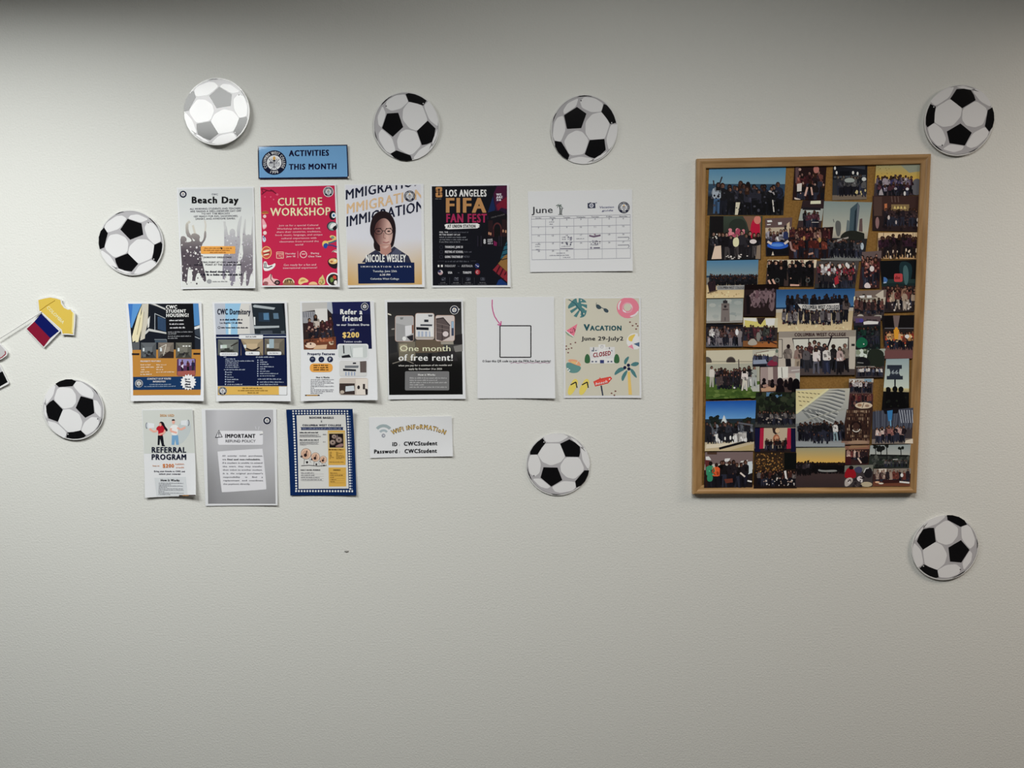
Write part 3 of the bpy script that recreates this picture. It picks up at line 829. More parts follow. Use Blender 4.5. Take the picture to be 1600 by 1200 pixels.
a.part('banner_picture'); a.poly([(845,655),(900,668),(985,650),(988,672),(900,690),(842,675)],(100,84,104)); a.ell(912,650,9,8,(150,110,130))
a.new('date_sticker').specks(582,672,626,722,14,5,11,[(70,72,88),(140,140,150),(110,110,124)],3)
a.new('date_sticker').specks(480,745,640,780,16,4,10,[(70,72,88),(140,140,150),(110,110,124)],4); a.new('date_sticker').specks(840,738,990,772,16,4,10,[(80,72,88),(140,140,150),(110,110,124)],5)
a.new('date_rule').line([(480,828),(645,828)],8,(84,80,100)); a.line([(898,820),(978,818)],14,(84,80,100)); a.ell(868,818,14,12,(130,126,140))
for y in (688,785): a.new('date_rule').line([(1200,y),(1340,y-2)],7,(96,96,110)); a.line([(1338,y-2),(1342,y+18),(1328,y+30)],6,(96,96,110))
emblem(a, 1277,315,72)
a.build('calendar_sheet', 'white June calendar sheet with a palm tree drawing and a month grid', 'calendar', GP)
# ------------------------------------------------------------------ row 2: student housing
def room(a, x0, y0, x1, y1, seed, base=(150,148,146), z=2):
    """tiny picture of a furnished room"""
    rnd = random.Random(seed); w, h = x1-x0, y1-y0
    a.rect(x0,y0,x1,y1,base,z=z)
    cl=tuple(min(255,int(v*1.18)) for v in base); dk=tuple(int(v*.55) for v in base)
    a.quad([(x0,y0),(x1,y0),(x0+.75*w,y0+.28*h),(x0+.25*w,y0+.28*h)],cl,z+.3)
    a.quad([(x0+.25*w,y0+.28*h),(x0+.75*w,y0+.28*h),(x0+.72*w,y0+.62*h),(x0+.28*w,y0+.62*h)],tuple(min(255,int(v*1.3)) for v in base),z+.3)
    a.quad([(x0,y1),(x0+.28*w,y0+.62*h),(x0+.72*w,y0+.62*h),(x1,y1)],tuple(int(v*.72) for v in base),z+.3)
    for _ in range(5):
        px=rnd.uniform(x0+.05*w,x1-.3*w); py=rnd.uniform(y0+.5*h,y1-.2*h)
        a.quad([(px,py),(px+rnd.uniform(.1,.28)*w,py-rnd.uniform(0,.08)*h),(px+rnd.uniform(.1,.3)*w,py+.16*h),(px,py+.18*h)],rnd.choice([dk,(40,38,42),(70,62,58),cl]),z+.6)
    a.rect(x0+.12*w,y0+.34*h,x0+.24*w,y0+.56*h,(214,220,224),z=z+.7)

a = Art(190, 460, 6.667, [(45,85),(838,78),(872,1105),(112,1108)], .95, base=.0012, lift=(.001,.004,.007,.011), slope=-.01)
a.sheet()
a.part('building_picture'); a.z=1
a.quad([(72,98),(808,94),(828,580),(116,580)],(22,26,36))
a.poly([(72,98),(215,97),(165,210),(110,350),(100,345)],(92,150,212),2); a.poly([(72,98),(120,98),(100,330),(95,330)],(64,120,196),2.2)
a.poly([(215,100),(285,97),(275,300),(250,400),(245,460),(195,482),(205,400)],(206,200,186),2.5)
for p in ([(215,110),(170,220),(112,440),(118,498),(150,480),(190,300)],[(228,150),(190,260),(150,420),(148,498),(178,495),(215,330)]): a.poly(p,(232,222,186),3)
a.line([(200,240),(165,420)],7,(170,160,130),4); a.line([(240,180),(205,440)],6,(178,170,146),4)
a.poly([(283,97),(460,97),(460,150),(320,110)],(120,122,128),3); a.poly([(310,97),(350,97),(462,150),(460,162)],(206,206,204),3.2); a.quad([(350,97),(460,97),(460,140)],(22,26,36),3.4)
a.line([(350,200),(350,370)],6,(190,196,204),3); a.line([(348,198),(460,250)],6,(190,196,204),3); a.quad([(380,230),(462,260),(464,385),(382,365)],(58,84,118),3)
for i in range(9): a.line([(385,250+i*14),(460,268+i*13)],4,(22,28,40),4)
a.poly([(285,355),(470,395),(470,412),(290,382),(250,420),(250,390)],(200,200,198),4); a.poly([(300,225),(290,340),(275,350),(275,260)],(222,222,218),3.5)
a.poly([(110,505),(190,490),(190,580),(118,580)],(92,94,98),3); a.line([(345,470),(470,470),(475,500)],8,(130,138,146),3); a.quad([(350,478),(472,478),(474,500),(352,500)],(70,84,98),3)
a.quad([(470,98),(750,95),(768,570),(478,570)],(16,17,22),4)
a.poly([(752,95),(808,94),(820,315),(762,330)],(84,140,198),4); a.poly([(762,335),(818,318),(826,450),(770,420)],(58,66,78),4); a.poly([(762,340),(816,320),(818,350),(764,366)],(226,228,230),4.5); a.poly([(768,450),(826,455),(828,580),(768,580)],(34,40,52),4); a.line([(768,440),(820,462)],7,(190,196,204),4.6)
a.part('ochre_panel'); a.z=5; a.quad([(116,578),(828,572),(836,1044),(132,1048)],(190,134,62))
a.rect(112,612,190,632,(34,30,34),z=6); a.rect(752,608,824,628,(34,30,34),z=6)
for (x0,x1,s,b) in ((205,365,1,(84,88,92)),(385,548,2,(112,104,96)),(568,735,3,(94,93,86))): a.new('room_picture'); room(a,x0,502,x1,664,s,b,6)
a.new('room_picture'); a.poly([(410,660),(500,590),(548,600),(548,662)],(48,38,36),8); a.line([(395,560),(470,520),(440,640)],6,(220,216,206),8)
a.new('room_picture')
for x in (650,680,712): a.ell(x,538,12,6,(245,245,235),8)
a.new('group_picture').rrect(582,668,778,848,14,(86,50,86),6); a.rect(600,672,765,740,(150,140,190),z=6.5); a.crowd(600,765,800,120,3,[(58,38,70),(38,34,66),(92,44,60)],5,7,arms=0); a.quad([(590,800),(770,790),(778,840),(588,845)],(166,92,84),8.2); a.poly([(622,745),(650,725),(648,770)],(225,215,235),8.3)
a.part('navy_band'); a.z=7; a.quad([(128,858),(834,852),(837,988),(131,993)],(22,54,96))
a.part('starburst'); a.z=9
st=[]
for i in range(32):
    r=(86 if i%2==0 else 68); st.append((704+r*cos(i*pi/16),912+r*sin(i*pi/16)))
a.poly(st,(236,236,242))
for i in range(4): a.greek(668+i%2*4,888+i*27,738,18,(40,44,60),i+3,fill=.85,slope=.12 if i%2 else -.02)
a.part('lettering'); a.z=8
a.text('CWC',468,114,585,148,WH,2); a.text('STUDENT',468,158,678,190,WH,2); a.text('HOUSING!',470,200,705,234,WH,2)
a.greek(502,277,655,15,(225,225,230),41,fill=.8); a.greek(505,315,658,15,(225,225,230),42,fill=.8); a.greek(508,353,670,15,(225,225,230),43,fill=.8)
for i,(x1,y) in enumerate(((748,396),(575,415),(732,440),(590,462))): a.greek(488,y,x1,12,(170,172,178),i)
a.text('PROPERTY FEATURES',202,688,415,702,WH,1)
for i in range(5): a.greek((205,205,212,205,205)[i],738+i*25,(318,360,262,312,325)[i],13,(236,222,200),i)
for i in range(4): a.greek(368,738+i*25,(475,440,445,560)[i],13,(236,222,200),i+7)
a.text('CONTACT US IF YOU\'RE',275,868,522,886,WH,1); a.text('INTERESTED!',335,898,466,914,WH,1); a.greek(300,940,525,10,(170,190,214),3); a.greek(248,960,575,10,(170,190,214),4)
emblem(a,190,926,36,rim=(190,196,206))
a.build('housing_poster','ochre and navy housing poster with a sunlit building photo and a white starburst','poster',GP)

# ------------------------------------------------------------------ row 2: dormitory
a = Art(325,460,6.667,[(48,82),(825,74),(875,1108),(98,1110)],.92,base=.0012,lift=(.001,.003,.006,.011))
a.sheet()
a.part('building_picture'); a.z=1
a.quad([(70,95),(800,92),(818,415),(86,418)],(176,190,208))
a.poly([(180,95),(345,95),(310,250),(312,418),(190,418),(182,240)],(150,194,226),1.5); a.poly([(72,95),(182,95),(186,418),(86,418)],(186,192,204),1.6)
a.poly([(215,300),(240,300),(240,415),(215,415)],(222,236,244),2); a.poly([(345,95),(460,95),(490,412),(310,415),(312,250)],(214,212,208),2); a.poly([(430,120),(460,95),(490,412),(440,412)],(190,190,192),2.3)
a.quad([(455,93),(800,92),(818,412),(490,412)],(34,42,50),3); a.poly([(470,120),(490,108),(705,138),(690,160),(480,135)],(170,178,184),4); a.poly([(470,330),(745,326),(745,346),(490,356)],(172,180,186),4)
a.quad([(528,190),(640,186),(648,285),(532,282)],(40,56,74),4); a.quad([(580,195),(636,192),(640,265),(584,265)],(84,124,158),5); a.quad([(682,196),(735,194),(742,255),(688,255)],(92,118,140),5); a.quad([(478,235),(495,235),(497,320),(482,318)],(220,224,226),5); a.quad([(548,380),(672,376),(676,408),(550,410)],(70,76,86),4); a.quad([(764,380),(800,378),(802,405),(766,406)],(96,104,112),5); a.poly([(770,92),(800,92),(812,300)],(20,24,32),5)
a.part('navy_panel'); a.z=2; a.quad([(84,418),(818,414),(834,952),(106,952)],(10,24,62)); a.quad([(88,443),(330,443),(330,453),(88,453)],(200,206,220),3); a.quad([(570,436),(818,434),(818,446),(570,446)],(200,206,220),3)
a.new('room_picture'); room(a,106,470,320,635,5,(98,102,98),4); a.new('room_picture'); room(a,345,466,578,635,6,(150,134,110),4); a.new('room_picture'); room(a,590,460,800,630,7,(104,98,88),4)
a.new('room_detail'); a.poly([(345,470),(400,600),(400,635),(350,635)],(12,24,60),6); a.line([(400,560),(470,590),(540,550)],14,(40,32,32),6); a.new('room_detail').line([(240,540),(315,500)],12,(50,44,42),6); a.rect(150,525,200,560,(190,205,196),z=6); a.new('room_detail').rect(640,465,690,560,(160,180,190),z=6)
a.z=7
a.new('caption_label').rrect(326,422,576,462,6,W); a.new('caption_label').rrect(126,604,314,640,12,W); a.new('caption_label').rrect(392,594,542,632,12,W); a.new('caption_label').rrect(620,594,768,630,12,W)
a.part('lettering'); a.greek(395,447,510,14,(70,72,90),2); a.greek(150,624,298,9,(120,124,140),3); a.greek(432,618,492,13,(60,64,80),4); a.greek(645,616,738,11,(90,94,110),5)
a.part('gold_footer'); a.z=3; a.quad([(108,956),(832,952),(834,1044),(114,1046)],(222,180,92)); a.quad([(745,956),(832,955),(833,1043),(748,1043)],W,4)
a.frame_line(110,956,832,1044,3,(120,120,128),5)
a.part('lettering'); a.z=4
a.text('CWC Dormitory',100,152,444,208,NAVY,2)
a.greek(128,270,368,18,(34,38,60),2,fill=.8); a.text('Los Angeles, CA',126,286,278,304,(34,38,60),1); a.greek(288,304,366,17,(34,38,60),44,fill=.8); a.new('map_pin').ring(118,345,9,14,(40,44,60)); a.part('lettering'); a.greek(140,352,420,14,(40,44,60),3,fill=.8)
LB=(186,196,216)
for i,(x0,y,x1) in enumerate(((168,656,200),(185,678,295),(185,698,488),(185,718,330),(185,740,332),(185,762,335),(172,788,392),(202,815,268),(205,840,262),(205,866,280),(205,890,338),(205,914,296),(208,941,372))): a.greek(x0,y,x1,12,LB,i)
a.new('bullet_print')
for y in (812,836,862,888,912,938): a.ell(188,y-4,7,7,LB)
a.part('lettering')
for i,(x0,y,x1) in enumerate(((502,658,700),(545,688,578),(545,710,635),(545,732,640),(545,757,695),(545,780,605),(545,804,655),(545,828,742),(545,852,712),(525,886,778),(545,916,798),(545,940,738))): a.greek(x0,y,x1,13 if i in(0,9) else 11,LB,i+20)
a.new('bullet_print')
for y in (685,708,732,753,776,800,825,848,912,938): a.rect(517,y-6,528,y+6,LB)
a.part('lettering')
for i,(x0,y,x1) in enumerate(((365,982,588),(318,1005,635),(420,1028,540))): a.greek(x0,y,x1,13,(120,90,40),i)
emblem(a,160,1004,42,rim=(206,186,140))
a.build('housing_poster','navy dormitory poster with a gold strip along the bottom','poster',GP)

# ------------------------------------------------------------------ row 2: refer a friend
a = Art(462,460,6.667,[(48,72),(818,68),(862,1095),(62,1108)],.86,base=.0012,lift=(.001,.004,.008,.013))
a.sheet()
a.part('dinner_picture'); a.z=1
a.quad([(66,88),(385,80),(425,570),(86,574)],(40,32,34)); a.quad([(66,88),(330,82),(330,150),(70,180)],(188,186,184),2); a.quad([(330,82),(385,80),(388,210),(330,150)],(170,176,186),2); a.quad([(200,150),(330,145),(335,290),(215,280)],(214,212,210),2.5); a.quad([(72,182),(200,178),(215,290),(80,320)],(150,150,156),2.3)
for i in range(5): a.line([(85+i*24,185),(90+i*24,240)],9,(104,106,116),3)
a.quad([(78,300),(390,280),(400,440),(84,450)],(46,34,36),3)
a.crowd(120,370,480,250,4,[(196,190,186),(58,30,34),(34,30,40),(188,176,168)],21,4,arms=.3,vary=.12)
a.specks(100,320,390,440,40,6,14,[(60,36,36),(170,140,128),(34,26,30),(110,76,66)],7,5)
a.quad([(84,470),(420,440),(425,572),(88,574)],(108,62,44),6); a.ell(158,530,58,30,(222,196,176),7); a.quad([(215,530),(330,522),(322,568),(185,572)],(206,172,140),7); a.quad([(250,470),(380,455),(390,490),(262,496)],(150,84,58),7); a.blob([(340,490),(390,470),(402,520),(360,530)],(196,176,150),7); a.specks(100,450,400,520,26,6,13,[(84,44,34),(170,110,80),(60,34,30)],8,7.5)
a.part('navy_panel'); a.z=1.5; a.quad([(378,80),(778,74),(796,566),(425,570)],(26,30,74)); a.quad([(378,200),(782,205),(796,566),(425,570)],(20,24,62),2)
a.specks(395,230,790,500,16,20,46,[(30,34,84),(18,22,56)],9,2.3)
a.z=4; a.part('white_surround')
a.rrect(435,514,760,672,24,W,5)
for (y0,y1,x0,x1,b,s) in ((528,660,446,748,(196,202,202),1),(688,852,458,746,(206,206,206),2),(868,1046,458,758,(196,186,178),3)): a.new('room_picture').rrect(x0,y0,x1,y1,22,b,6)
a.new('room_detail').quad([(480,640),(560,625),(580,655),(485,662)],(30,32,38),7); a.line([(500,530),(505,615)],12,(40,44,50),7); a.line([(570,540),(590,650)],5,(150,158,160),7); a.quad([(600,560),(700,550),(705,655),(600,655)],(222,226,226),7)
a.new('room_detail').quad([(496,772),(632,780),(632,800),(498,796)],(24,26,34),7); a.quad([(515,740),(660,740),(655,765),(515,765)],(110,114,120),7); a.rect(598,708,632,724,(40,42,50),z=7); a.quad([(672,698),(740,692),(740,812),(676,812)],(96,86,84),7)
for x in (520,550,580,610): a.rect(x,805,x+14,845,(150,162,186),z=7)
a.new('room_detail').quad([(460,925),(620,925),(622,1040),(480,1040),(460,1020)],(58,48,46),7); a.quad([(525,955),(612,948),(618,1000),(522,1010)],(200,206,212),8); a.ell(490,1015,22,18,(180,168,156),8); a.ell(660,965,14,20,(40,36,40),8); a.rect(705,930,728,985,(60,52,52),z=8); a.quad([(730,975),(756,985),(756,1040),(735,1040)],(40,34,36),8); a.quad([(628,880),(755,875),(755,1040),(640,1040)],(216,208,200),6.8)
a.part('orange_label'); a.z=4; a.rrect(150,718,388,808,38,(226,160,76))
for i in range(3): a.greek((190,190,190)[i],744+i*23,(345,345,352)[i],15,(90,60,30),i+2,fill=.85)
a.z=4
for x in (178,270,360): a.new('round_icon').ell(x,676,31,31,(30,36,66))
a.part('icon_mark'); a.ring(178,682,14,18,(170,176,196),6,10,-2.6,-.6); a.ring(178,684,6,9,(170,176,196),6,10,-2.6,-.6); a.specks(258,664,282,688,6,3,5,[(110,116,140)],3,6); a.text('P',350,660,372,692,(190,196,212),2,z=7)
a.part('footer_bar'); a.rect(105,1042,255,1054,(60,48,40),z=4); a.rect(120,1046,235,1054,(200,150,70),z=5)
a.part('lettering'); a.z=4
a.text('Refer a',466,155,698,206,WH,2); a.text('friend',486,222,692,276,WH,2); a.text('to our Student Dorm',428,305,768,326,(216,220,232),2); a.text('get',570,352,612,372,(160,164,190),0,it=.3); a.text('$200',490,394,664,448,(232,196,120),2); a.text('Tuition credit',502,482,690,500,(206,208,222),1)
a.text('Property Features',126,606,410,630,(36,42,78),2); a.text('How it Works',216,855,355,870,(50,52,64),2)
for i,x1 in enumerate((405,370,405,305,405,210,405,405,290)): a.greek(162,890+i*17.5,x1,10,(92,92,104),i+2)
emblem(a,722,126,34,rim=(220,222,232),lettered=False)
a.build('housing_poster','white poster with navy corner reading Refer a friend and a dinner photo','poster',GP)

# ------------------------------------------------------------------ row 2: one month of free rent
a = Art(597,460,6.667,[(28,60),(842,52),(872,1085),(68,1092)],.78,base=.0012,lift=(.001,.005,.004,.006))
a.sheet()
a.part('dark_room_picture'); a.z=1
def gd(x,y):
    t=min(1,max(0,(y-80)/500)); b=(1-abs((y-560)/420)) if 140<y<980 else 0
    base=(40+26*max(0,b),39+26*max(0,b),41+23*max(0,b)); q=1 if y<560 else max(.3,1-(y-560)/260); return tuple(v*q for v in base)
gd.step=50
a.quad([(54,80),(826,76),(842,1040),(76,1046)],gd)
a.quad([(62,210),(60,195),(95,208),(98,220)],(220,214,200),2); a.quad([(98,358),(130,352),(130,366),(100,368)],(150,146,140),2)
a.quad([(170,500),(345,490),(350,690),(180,690)],(112,106,92),2); a.quad([(185,520),(260,515),(262,600),(190,600)],(150,142,122),2.5); a.quad([(350,480),(640,470),(640,600),(352,610)],(96,84,70),2); a.quad([(610,480),(740,470),(745,520),(615,520)],(150,144,134),2.3); a.quad([(740,430),(835,410),(838,520),(750,520)],(36,34,36),2); a.quad([(745,540),(838,520),(840,590),(760,600)],(120,118,116),2); a.line([(110,720),(240,680),(330,720)],9,(120,116,108),2); a.quad([(480,620),(520,615),(520,690),(480,690)],(24,22,24),2.5); a.quad([(580,600),(760,590),(790,690),(600,700)],(44,42,44),2.2); a.quad([(62,440),(150,430),(160,600),(70,620)],(40,40,42),2)
a.z=4
for (x0,y0,x1,y1,s,b) in ((136,220,332,492,1,(168,168,170)),(346,194,546,472,2,(206,206,208)),(556,216,758,488,3,(196,186,184))):
    a.new('room_picture').rrect(x0,y0,x1,y1,24,(178,150,138),4); a.rrect(x0+5,y0+5,x1-5,y1-5,20,b,4.5)
a.new('room_detail').quad([(145,300),(240,320),(240,480),(150,485)],(150,150,152),5); a.quad([(240,330),(310,320),(310,410),(245,440)],(206,206,210),5); a.quad([(255,440),(325,420),(326,480),(300,484)],(38,36,42),6); a.quad([(310,320),(328,318),(328,400),(312,410)],(120,84,70),6); a.quad([(188,240),(225,238),(215,262),(192,262)],(120,122,122),6); a.ell(232,460,20,22,(220,220,224),6)
a.new('room_detail').quad([(356,340),(486,345),(486,372),(358,368)],(24,26,34),6); a.rect(440,262,484,288,(46,48,56),z=6); a.quad([(400,310),(525,312),(520,330),(400,328)],(70,72,80),6); a.quad([(480,212),(528,212),(520,232),(486,232)],(100,100,104),6)
for x in (375,410,450,490): a.rect(x,385,x+20,440,(160,170,190),z=6)
a.quad([(352,440),(540,440),(540,462),(352,462)],(170,164,158),5.5); a.quad([(500,350),(530,345),(530,440),(505,440)],(226,226,228),6)
a.new('room_detail').quad([(562,250),(640,238),(706,320),(706,440),(625,484),(566,470)],(88,78,78),6); a.line([(562,258),(640,246),(708,325)],10,(58,50,52),7); a.line([(628,320),(628,480)],9,(58,50,52),7); a.ell(662,412,30,28,(206,196,198),8); a.quad([(722,280),(748,280),(748,430),(724,430)],(60,70,92),6); a.quad([(724,282),(746,282),(746,350),(725,350)],(150,176,200),7)
for i in range(3): a.line([(570,300+i*45),(700,330+i*40)],6,(120,108,106),7)
a.part('grey_panel'); a.z=4; a.rrect(240,800,700,998,14,(112,112,114))
a.part('lettering'); a.z=5
a.text('One month',186,532,714,590,(236,222,190),0); a.text('of free rent!',172,624,738,690,(240,238,232),1)
a.text('when you pay for a minimum of six months and',172,728,726,746,(206,204,200),1,slope=-.01); a.text('apply by December 31st 2025',278,766,626,784,(206,204,200),1)
a.text('How it Works',376,826,556,846,(226,226,226),1)
for i,x1 in enumerate((680,580,680,445,680)): a.greek(290,876+i*23.5,x1,13,(182,182,184),i)
emblem(a,754,162,40,rim=(226,226,230),lettered=False)
a.poly([(796,148),(812,152),(800,166)],(230,230,232))
a.build('housing_poster','black poster with three rounded room photos reading One month of free rent','poster',GP)

# ------------------------------------------------------------------ row 2: scan-code notice (code itself left out)
a = Art(738,455,6.667,[(45,64),(850,58),(862,1112),(55,1115)],.68,base=.001,lift=(0,.001,.003,.009))
a.sheet()
a.part('square_border'); a.z=2; a.frame_line(288,360,610,688,11,(24,22,26))
a.part('pink_arrow'); a.z=3
MG=(176,70,126)
a.line([(208,88),(206,150),(214,205),(232,262),(262,310),(292,345)],10,MG); a.line([(262,345),(296,356),(300,312)],11,MG)
a.part('pen_wave')
pts=[(398+i*10.3, 752-10*abs(math.sin(i*.42))) for i in range(41)]
a.line(pts,4,(150,96,130))
a.part('lettering'); a.z=3
a.new('bullet_print').ring(117,728,7,11,(40,40,50)); a.part('lettering')
a.text('Scan this QR code to join the FIFA Fan Fest activity!',136,715,815,738,(34,34,42),1)
a.build('notice_sheet','white notice with a pink hand-drawn arrow and one line of writing','notice',GP)

# ------------------------------------------------------------------ row 2: vacation
a = Art(872,455,6.667,[(58,68),(860,64),(866,1110),(60,1112)],.60,base=.001,lift=(0,.001,.002,.004))
a.sheet()
a.part('beige_panel'); a.quad([(76,76),(842,72),(846,1084),(76,1088)],(176,173,160))
a.z=2; a.clip=(76,70,846,1090)
TL=(66,108,112)
a.part('leaf_picture').blob([(95,165),(130,120),(165,80),(200,72),(250,75),(300,110),(302,200),(280,265),(230,278),(160,265),(130,215)],TL)
for p in ([(95,190),(180,150),(188,166),(105,215)],[(128,240),(205,180),(215,196),(150,270)],[(190,280),(228,200),(242,205),(225,285)],[(300,140),(240,130),(240,118),(302,118)],[(300,205),(245,165),(250,152),(304,182)],[(215,70),(212,118),(200,118),(190,72)]): a.poly(p,(176,173,160),3)
a.line([(110,85),(180,130),(250,225),(262,262)],7,(40,78,90),4)
for x,y in ((232,255),(268,235),(285,190),(240,95)): a.ell(x,y,7,9,(176,173,160),4)
a.line([(90,85),(130,100)],5,(150,150,130))
SG=(52,66,74)
a.part('sunglasses_picture').blob([(392,140),(415,135),(452,162),(448,185),(415,188),(396,170)],SG); a.blob([(472,178),(500,178),(528,200),(520,225),(492,222),(474,202)],SG); a.line([(448,168),(475,182)],6,SG); a.line([(395,140),(400,118)],4,SG); a.line([(525,200),(545,200)],4,(170,168,156))
PKR=(212,112,130)
a.part('swim_ring_picture').ell(726,172,116,110,PKR); a.ring(722,172,44,56,(226,140,154),3,30); a.ell(722,168,40,40,(176,173,160),4)
for p in ([(625,190),(620,140),(650,95),(660,100),(636,150),(640,200)],[(740,260),(800,240),(830,200),(838,215),(810,255),(760,272)],[(668,180),(676,215),(712,228),(705,212),(688,200)],[(735,120),(770,150),(775,190),(760,150)]): a.blob(p,(240,190,200),4)
a.part('melon_picture').poly([(200,340),(180,420),(160,478),(120,450),(78,415)],(204,104,124)); a.poly([(78,415),(120,450),(160,478),(152,482),(100,458),(74,425)],(120,140,120),3); a.poly([(82,408),(125,442),(163,468),(160,478),(118,450),(78,416)],(222,212,200),4)
a.specks(125,375,180,440,14,3,4.5,[(60,30,44)],3,5)
a.new('dot_print')
for (x,y) in ((85,572),(130,550),(180,535),(110,600),(105,640),(85,605),(140,592)): a.ell(x,y,9,7,(96,56,58))
a.new('dot_print')
for (x,y) in ((748,322),(775,358),(828,362),(812,394),(812,340),(556,1062),(596,1040),(585,1082)): a.ell(x,y,10,8,(104,70,66))
a.part('beach_ball_picture').ell(798,522,86,86,(226,224,220)); a.blob([(728,510),(735,470),(800,445),(805,455),(775,500),(770,528)],(212,170,86),3); a.poly([(785,548),(846,530),(846,580)],(70,90,116),3); a.poly([(728,578),(770,552),(788,606)],(206,120,140),3); a.rect(830,440,846,470,(176,173,160),z=3)
a.part('coconut_drink_picture').blob([(78,780),(95,730),(240,780),(235,820),(190,855),(110,848)],(84,124,122)); a.blob([(95,730),(115,705),(205,715),(240,765),(225,785)],(214,140,110),3); a.blob([(120,730),(190,730),(215,765),(150,752)],(230,160,110),4); a.line([(185,760),(215,715),(238,720)],6,(190,180,170),5); a.ell(100,808,9,9,(220,220,214),5); a.ell(118,822,8,8,(220,220,214),5); a.ell(108,832,7,7,(220,220,214),5)
for dx in (0,118): 
    a.new('flip_flop_picture').blob([(98+dx,1070),(105+dx,1010),(135+dx,960),(160+dx,915),(195+dx,912),(210+dx,950),(185+dx,1010),(155+dx,1060),(125+dx,1085)],(214,178,90)); a.line([(130+dx,975),(185+dx,945),(196+dx,1005)],12,(40,40,40),4)
a.part('beach_sign_picture').quad([(440,985),(455,980),(472,1085),(458,1088)],(40,48,66)); a.poly([(366,940),(430,910),(432,895),(445,908),(545,888),(562,910),(520,960),(385,992)],(184,62,54),3); a.poly([(380,945),(540,900),(548,912),(515,945),(392,975)],(196,72,62),4); a.text('beach',388,938,510,965,(236,206,196),1,z=8,slope=-.22,it=.2); a.poly([(525,915),(540,905),(545,915),(532,925)],(236,220,200),6)
a.part('palm_tree_picture').poly([(722,840),(748,835),(768,1076),(732,1076)],(206,166,96))
for p in ([(735,672),(738,700),(700,770),(685,750),(690,710)],[(745,770),(790,735),(842,740),(838,765),(800,785)],[(700,800),(640,790),(590,840),(585,880),(640,845),(690,820)],[(715,820),(680,850),(655,900),(668,945),(700,890),(725,830)],[(745,800),(790,820),(825,905),(800,895),(760,850)]): a.blob(p,TL,3,1)
for x,y in ((694,795),(732,770),(736,808)): a.ell(x,y,17,17,(26,30,58),5)
a.clip=None
a.part('school_building_picture'); a.z=3
BG=(186,186,188)
a.quad([(330,582),(590,580),(590,750),(335,752)],BG); a.quad([(420,556),(492,554),(492,752),(425,752)],(206,206,206),3.5); a.quad([(345,700),(580,698),(580,752),(345,752)],(206,206,208),4)
a.ring(456,578,14,17,(130,130,136),5,16); a.line([(456,578),(456,566)],3,(100,100,108),5)
for x in (365,530): a.rect(x,584,x+8,630,(60,70,76),z=5)
for x in (348,385,512,545): a.rect(x,725,x+20,740,(90,96,112),z=5); a.rect(x,612,x+18,628,(110,116,128),z=5)
a.rect(436,716,478,750,(48,56,100),z=5)
for x in (305,610): a.blob([(x-30,750),(x-28,690),(x-12,655),(x+8,652),(x+28,690),(x+28,750)],(50,88,58),5)
a.part('closed_banner'); a.z=6; a.quad([(355,630),(552,602),(556,668),(362,695)],(232,212,216),6); a.text('CLOSED',364,632,548,676,(120,20,40),2,z=9,slope=-.13)
a.part('lettering'); a.z=3
a.text('V',266,345,330,408,(32,72,80),2,z=7); a.text('ACATION',332,360,660,408,(32,72,80),2); a.text('June 29-July2',242,472,678,512,(34,36,40),1)
a.build('event_poster','beige vacation poster with palm tree, flip-flops and a closed school building','poster',GP)

# ------------------------------------------------------------------ row 3: referral programme (narrow sheet)
a = Art(220,630,7.743,[(15,75),(632,62),(690,1108),(65,1136)],.92,base=.0012,lift=(0,.004,.006,.014))
a.sheet()
a.part('couple_picture'); a.z=1
a.quad([(22,85),(628,75),(660,600),(45,610)],(208,212,208)); a.blob([(440,240),(600,200),(620,330),(520,480),(440,500)],(196,204,206),1.6)
for s,(x,y) in ((1,(75,270)),(-1,(580,235))): a.new('megaphone_picture').quad([(x,y-35),(x+s*90,y-25),(x+s*90,y+25),(x,y+35)],(226,230,236),2); a.ell(x,y,14,38,(110,116,126),3); a.ell(x+s*4,y,9,30,(206,212,220),4)
SK=(236,176,160)
a.new('person_drawing').line([(205,330),(160,345),(110,310)],24,SK,3); a.blob([(190,300),(215,272),(270,262),(315,290),(318,320),(285,325),(272,395),(212,392),(215,325),(192,325)],(188,30,48),4); a.line([(300,320),(285,360),(222,380)],22,SK,5); a.blob([(222,240),(250,218),(280,228),(300,285),(332,315),(322,342),(300,330),(275,275),(240,250)],(26,20,30),5); a.ell(240,258,15,20,SK,5.5)
a.poly([(210,388),(272,390),(285,500),(258,505),(236,430),(230,505),(206,505)],(24,24,34),4)
a.new('person_drawing').line([(370,300),(365,335),(440,358)],24,SK,3.5); a.line([(445,295),(490,318),(545,290)],24,SK,3); a.blob([(355,290),(385,262),(430,258),(465,285),(450,310),(455,388),(372,388),(375,318)],(240,240,244),3.2); a.ell(400,225,18,26,SK,4); a.blob([(378,215),(380,195),(412,190),(420,212),(405,208)],(30,22,28),5)
a.poly([(380,388),(455,386),(465,502),(432,502),(420,430),(408,502),(376,502)],(120,166,206),4); a.quad([(255,502),(292,502),(298,520),(258,518)],(26,24,34),4)
a.part('rewards_panel'); a.z=2; a.quad([(170,900),(555,885),(585,1110),(200,1115)],(212,216,220)); a.quad([(476,1104),(686,1094),(688,1106),(478,1116)],(60,44,38),3); a.quad([(520,1104),(600,1100),(600,1108),(520,1112)],(180,120,50),4)
a.part('lettering'); a.z=4
a.text('2026 USD',235,132,408,160,(206,150,86),1); a.text('REFERRAL',136,530,555,594,NAVY,2); a.text('PROGRAM',136,616,556,680,NAVY,2)
a.greek(150,762,240,17,(196,150,120),45); a.text('$200',270,732,408,774,(206,126,72),2); a.text('tuition',422,720,530,742,(206,140,104),0); a.text('credit',432,762,532,782,(206,140,104),0)
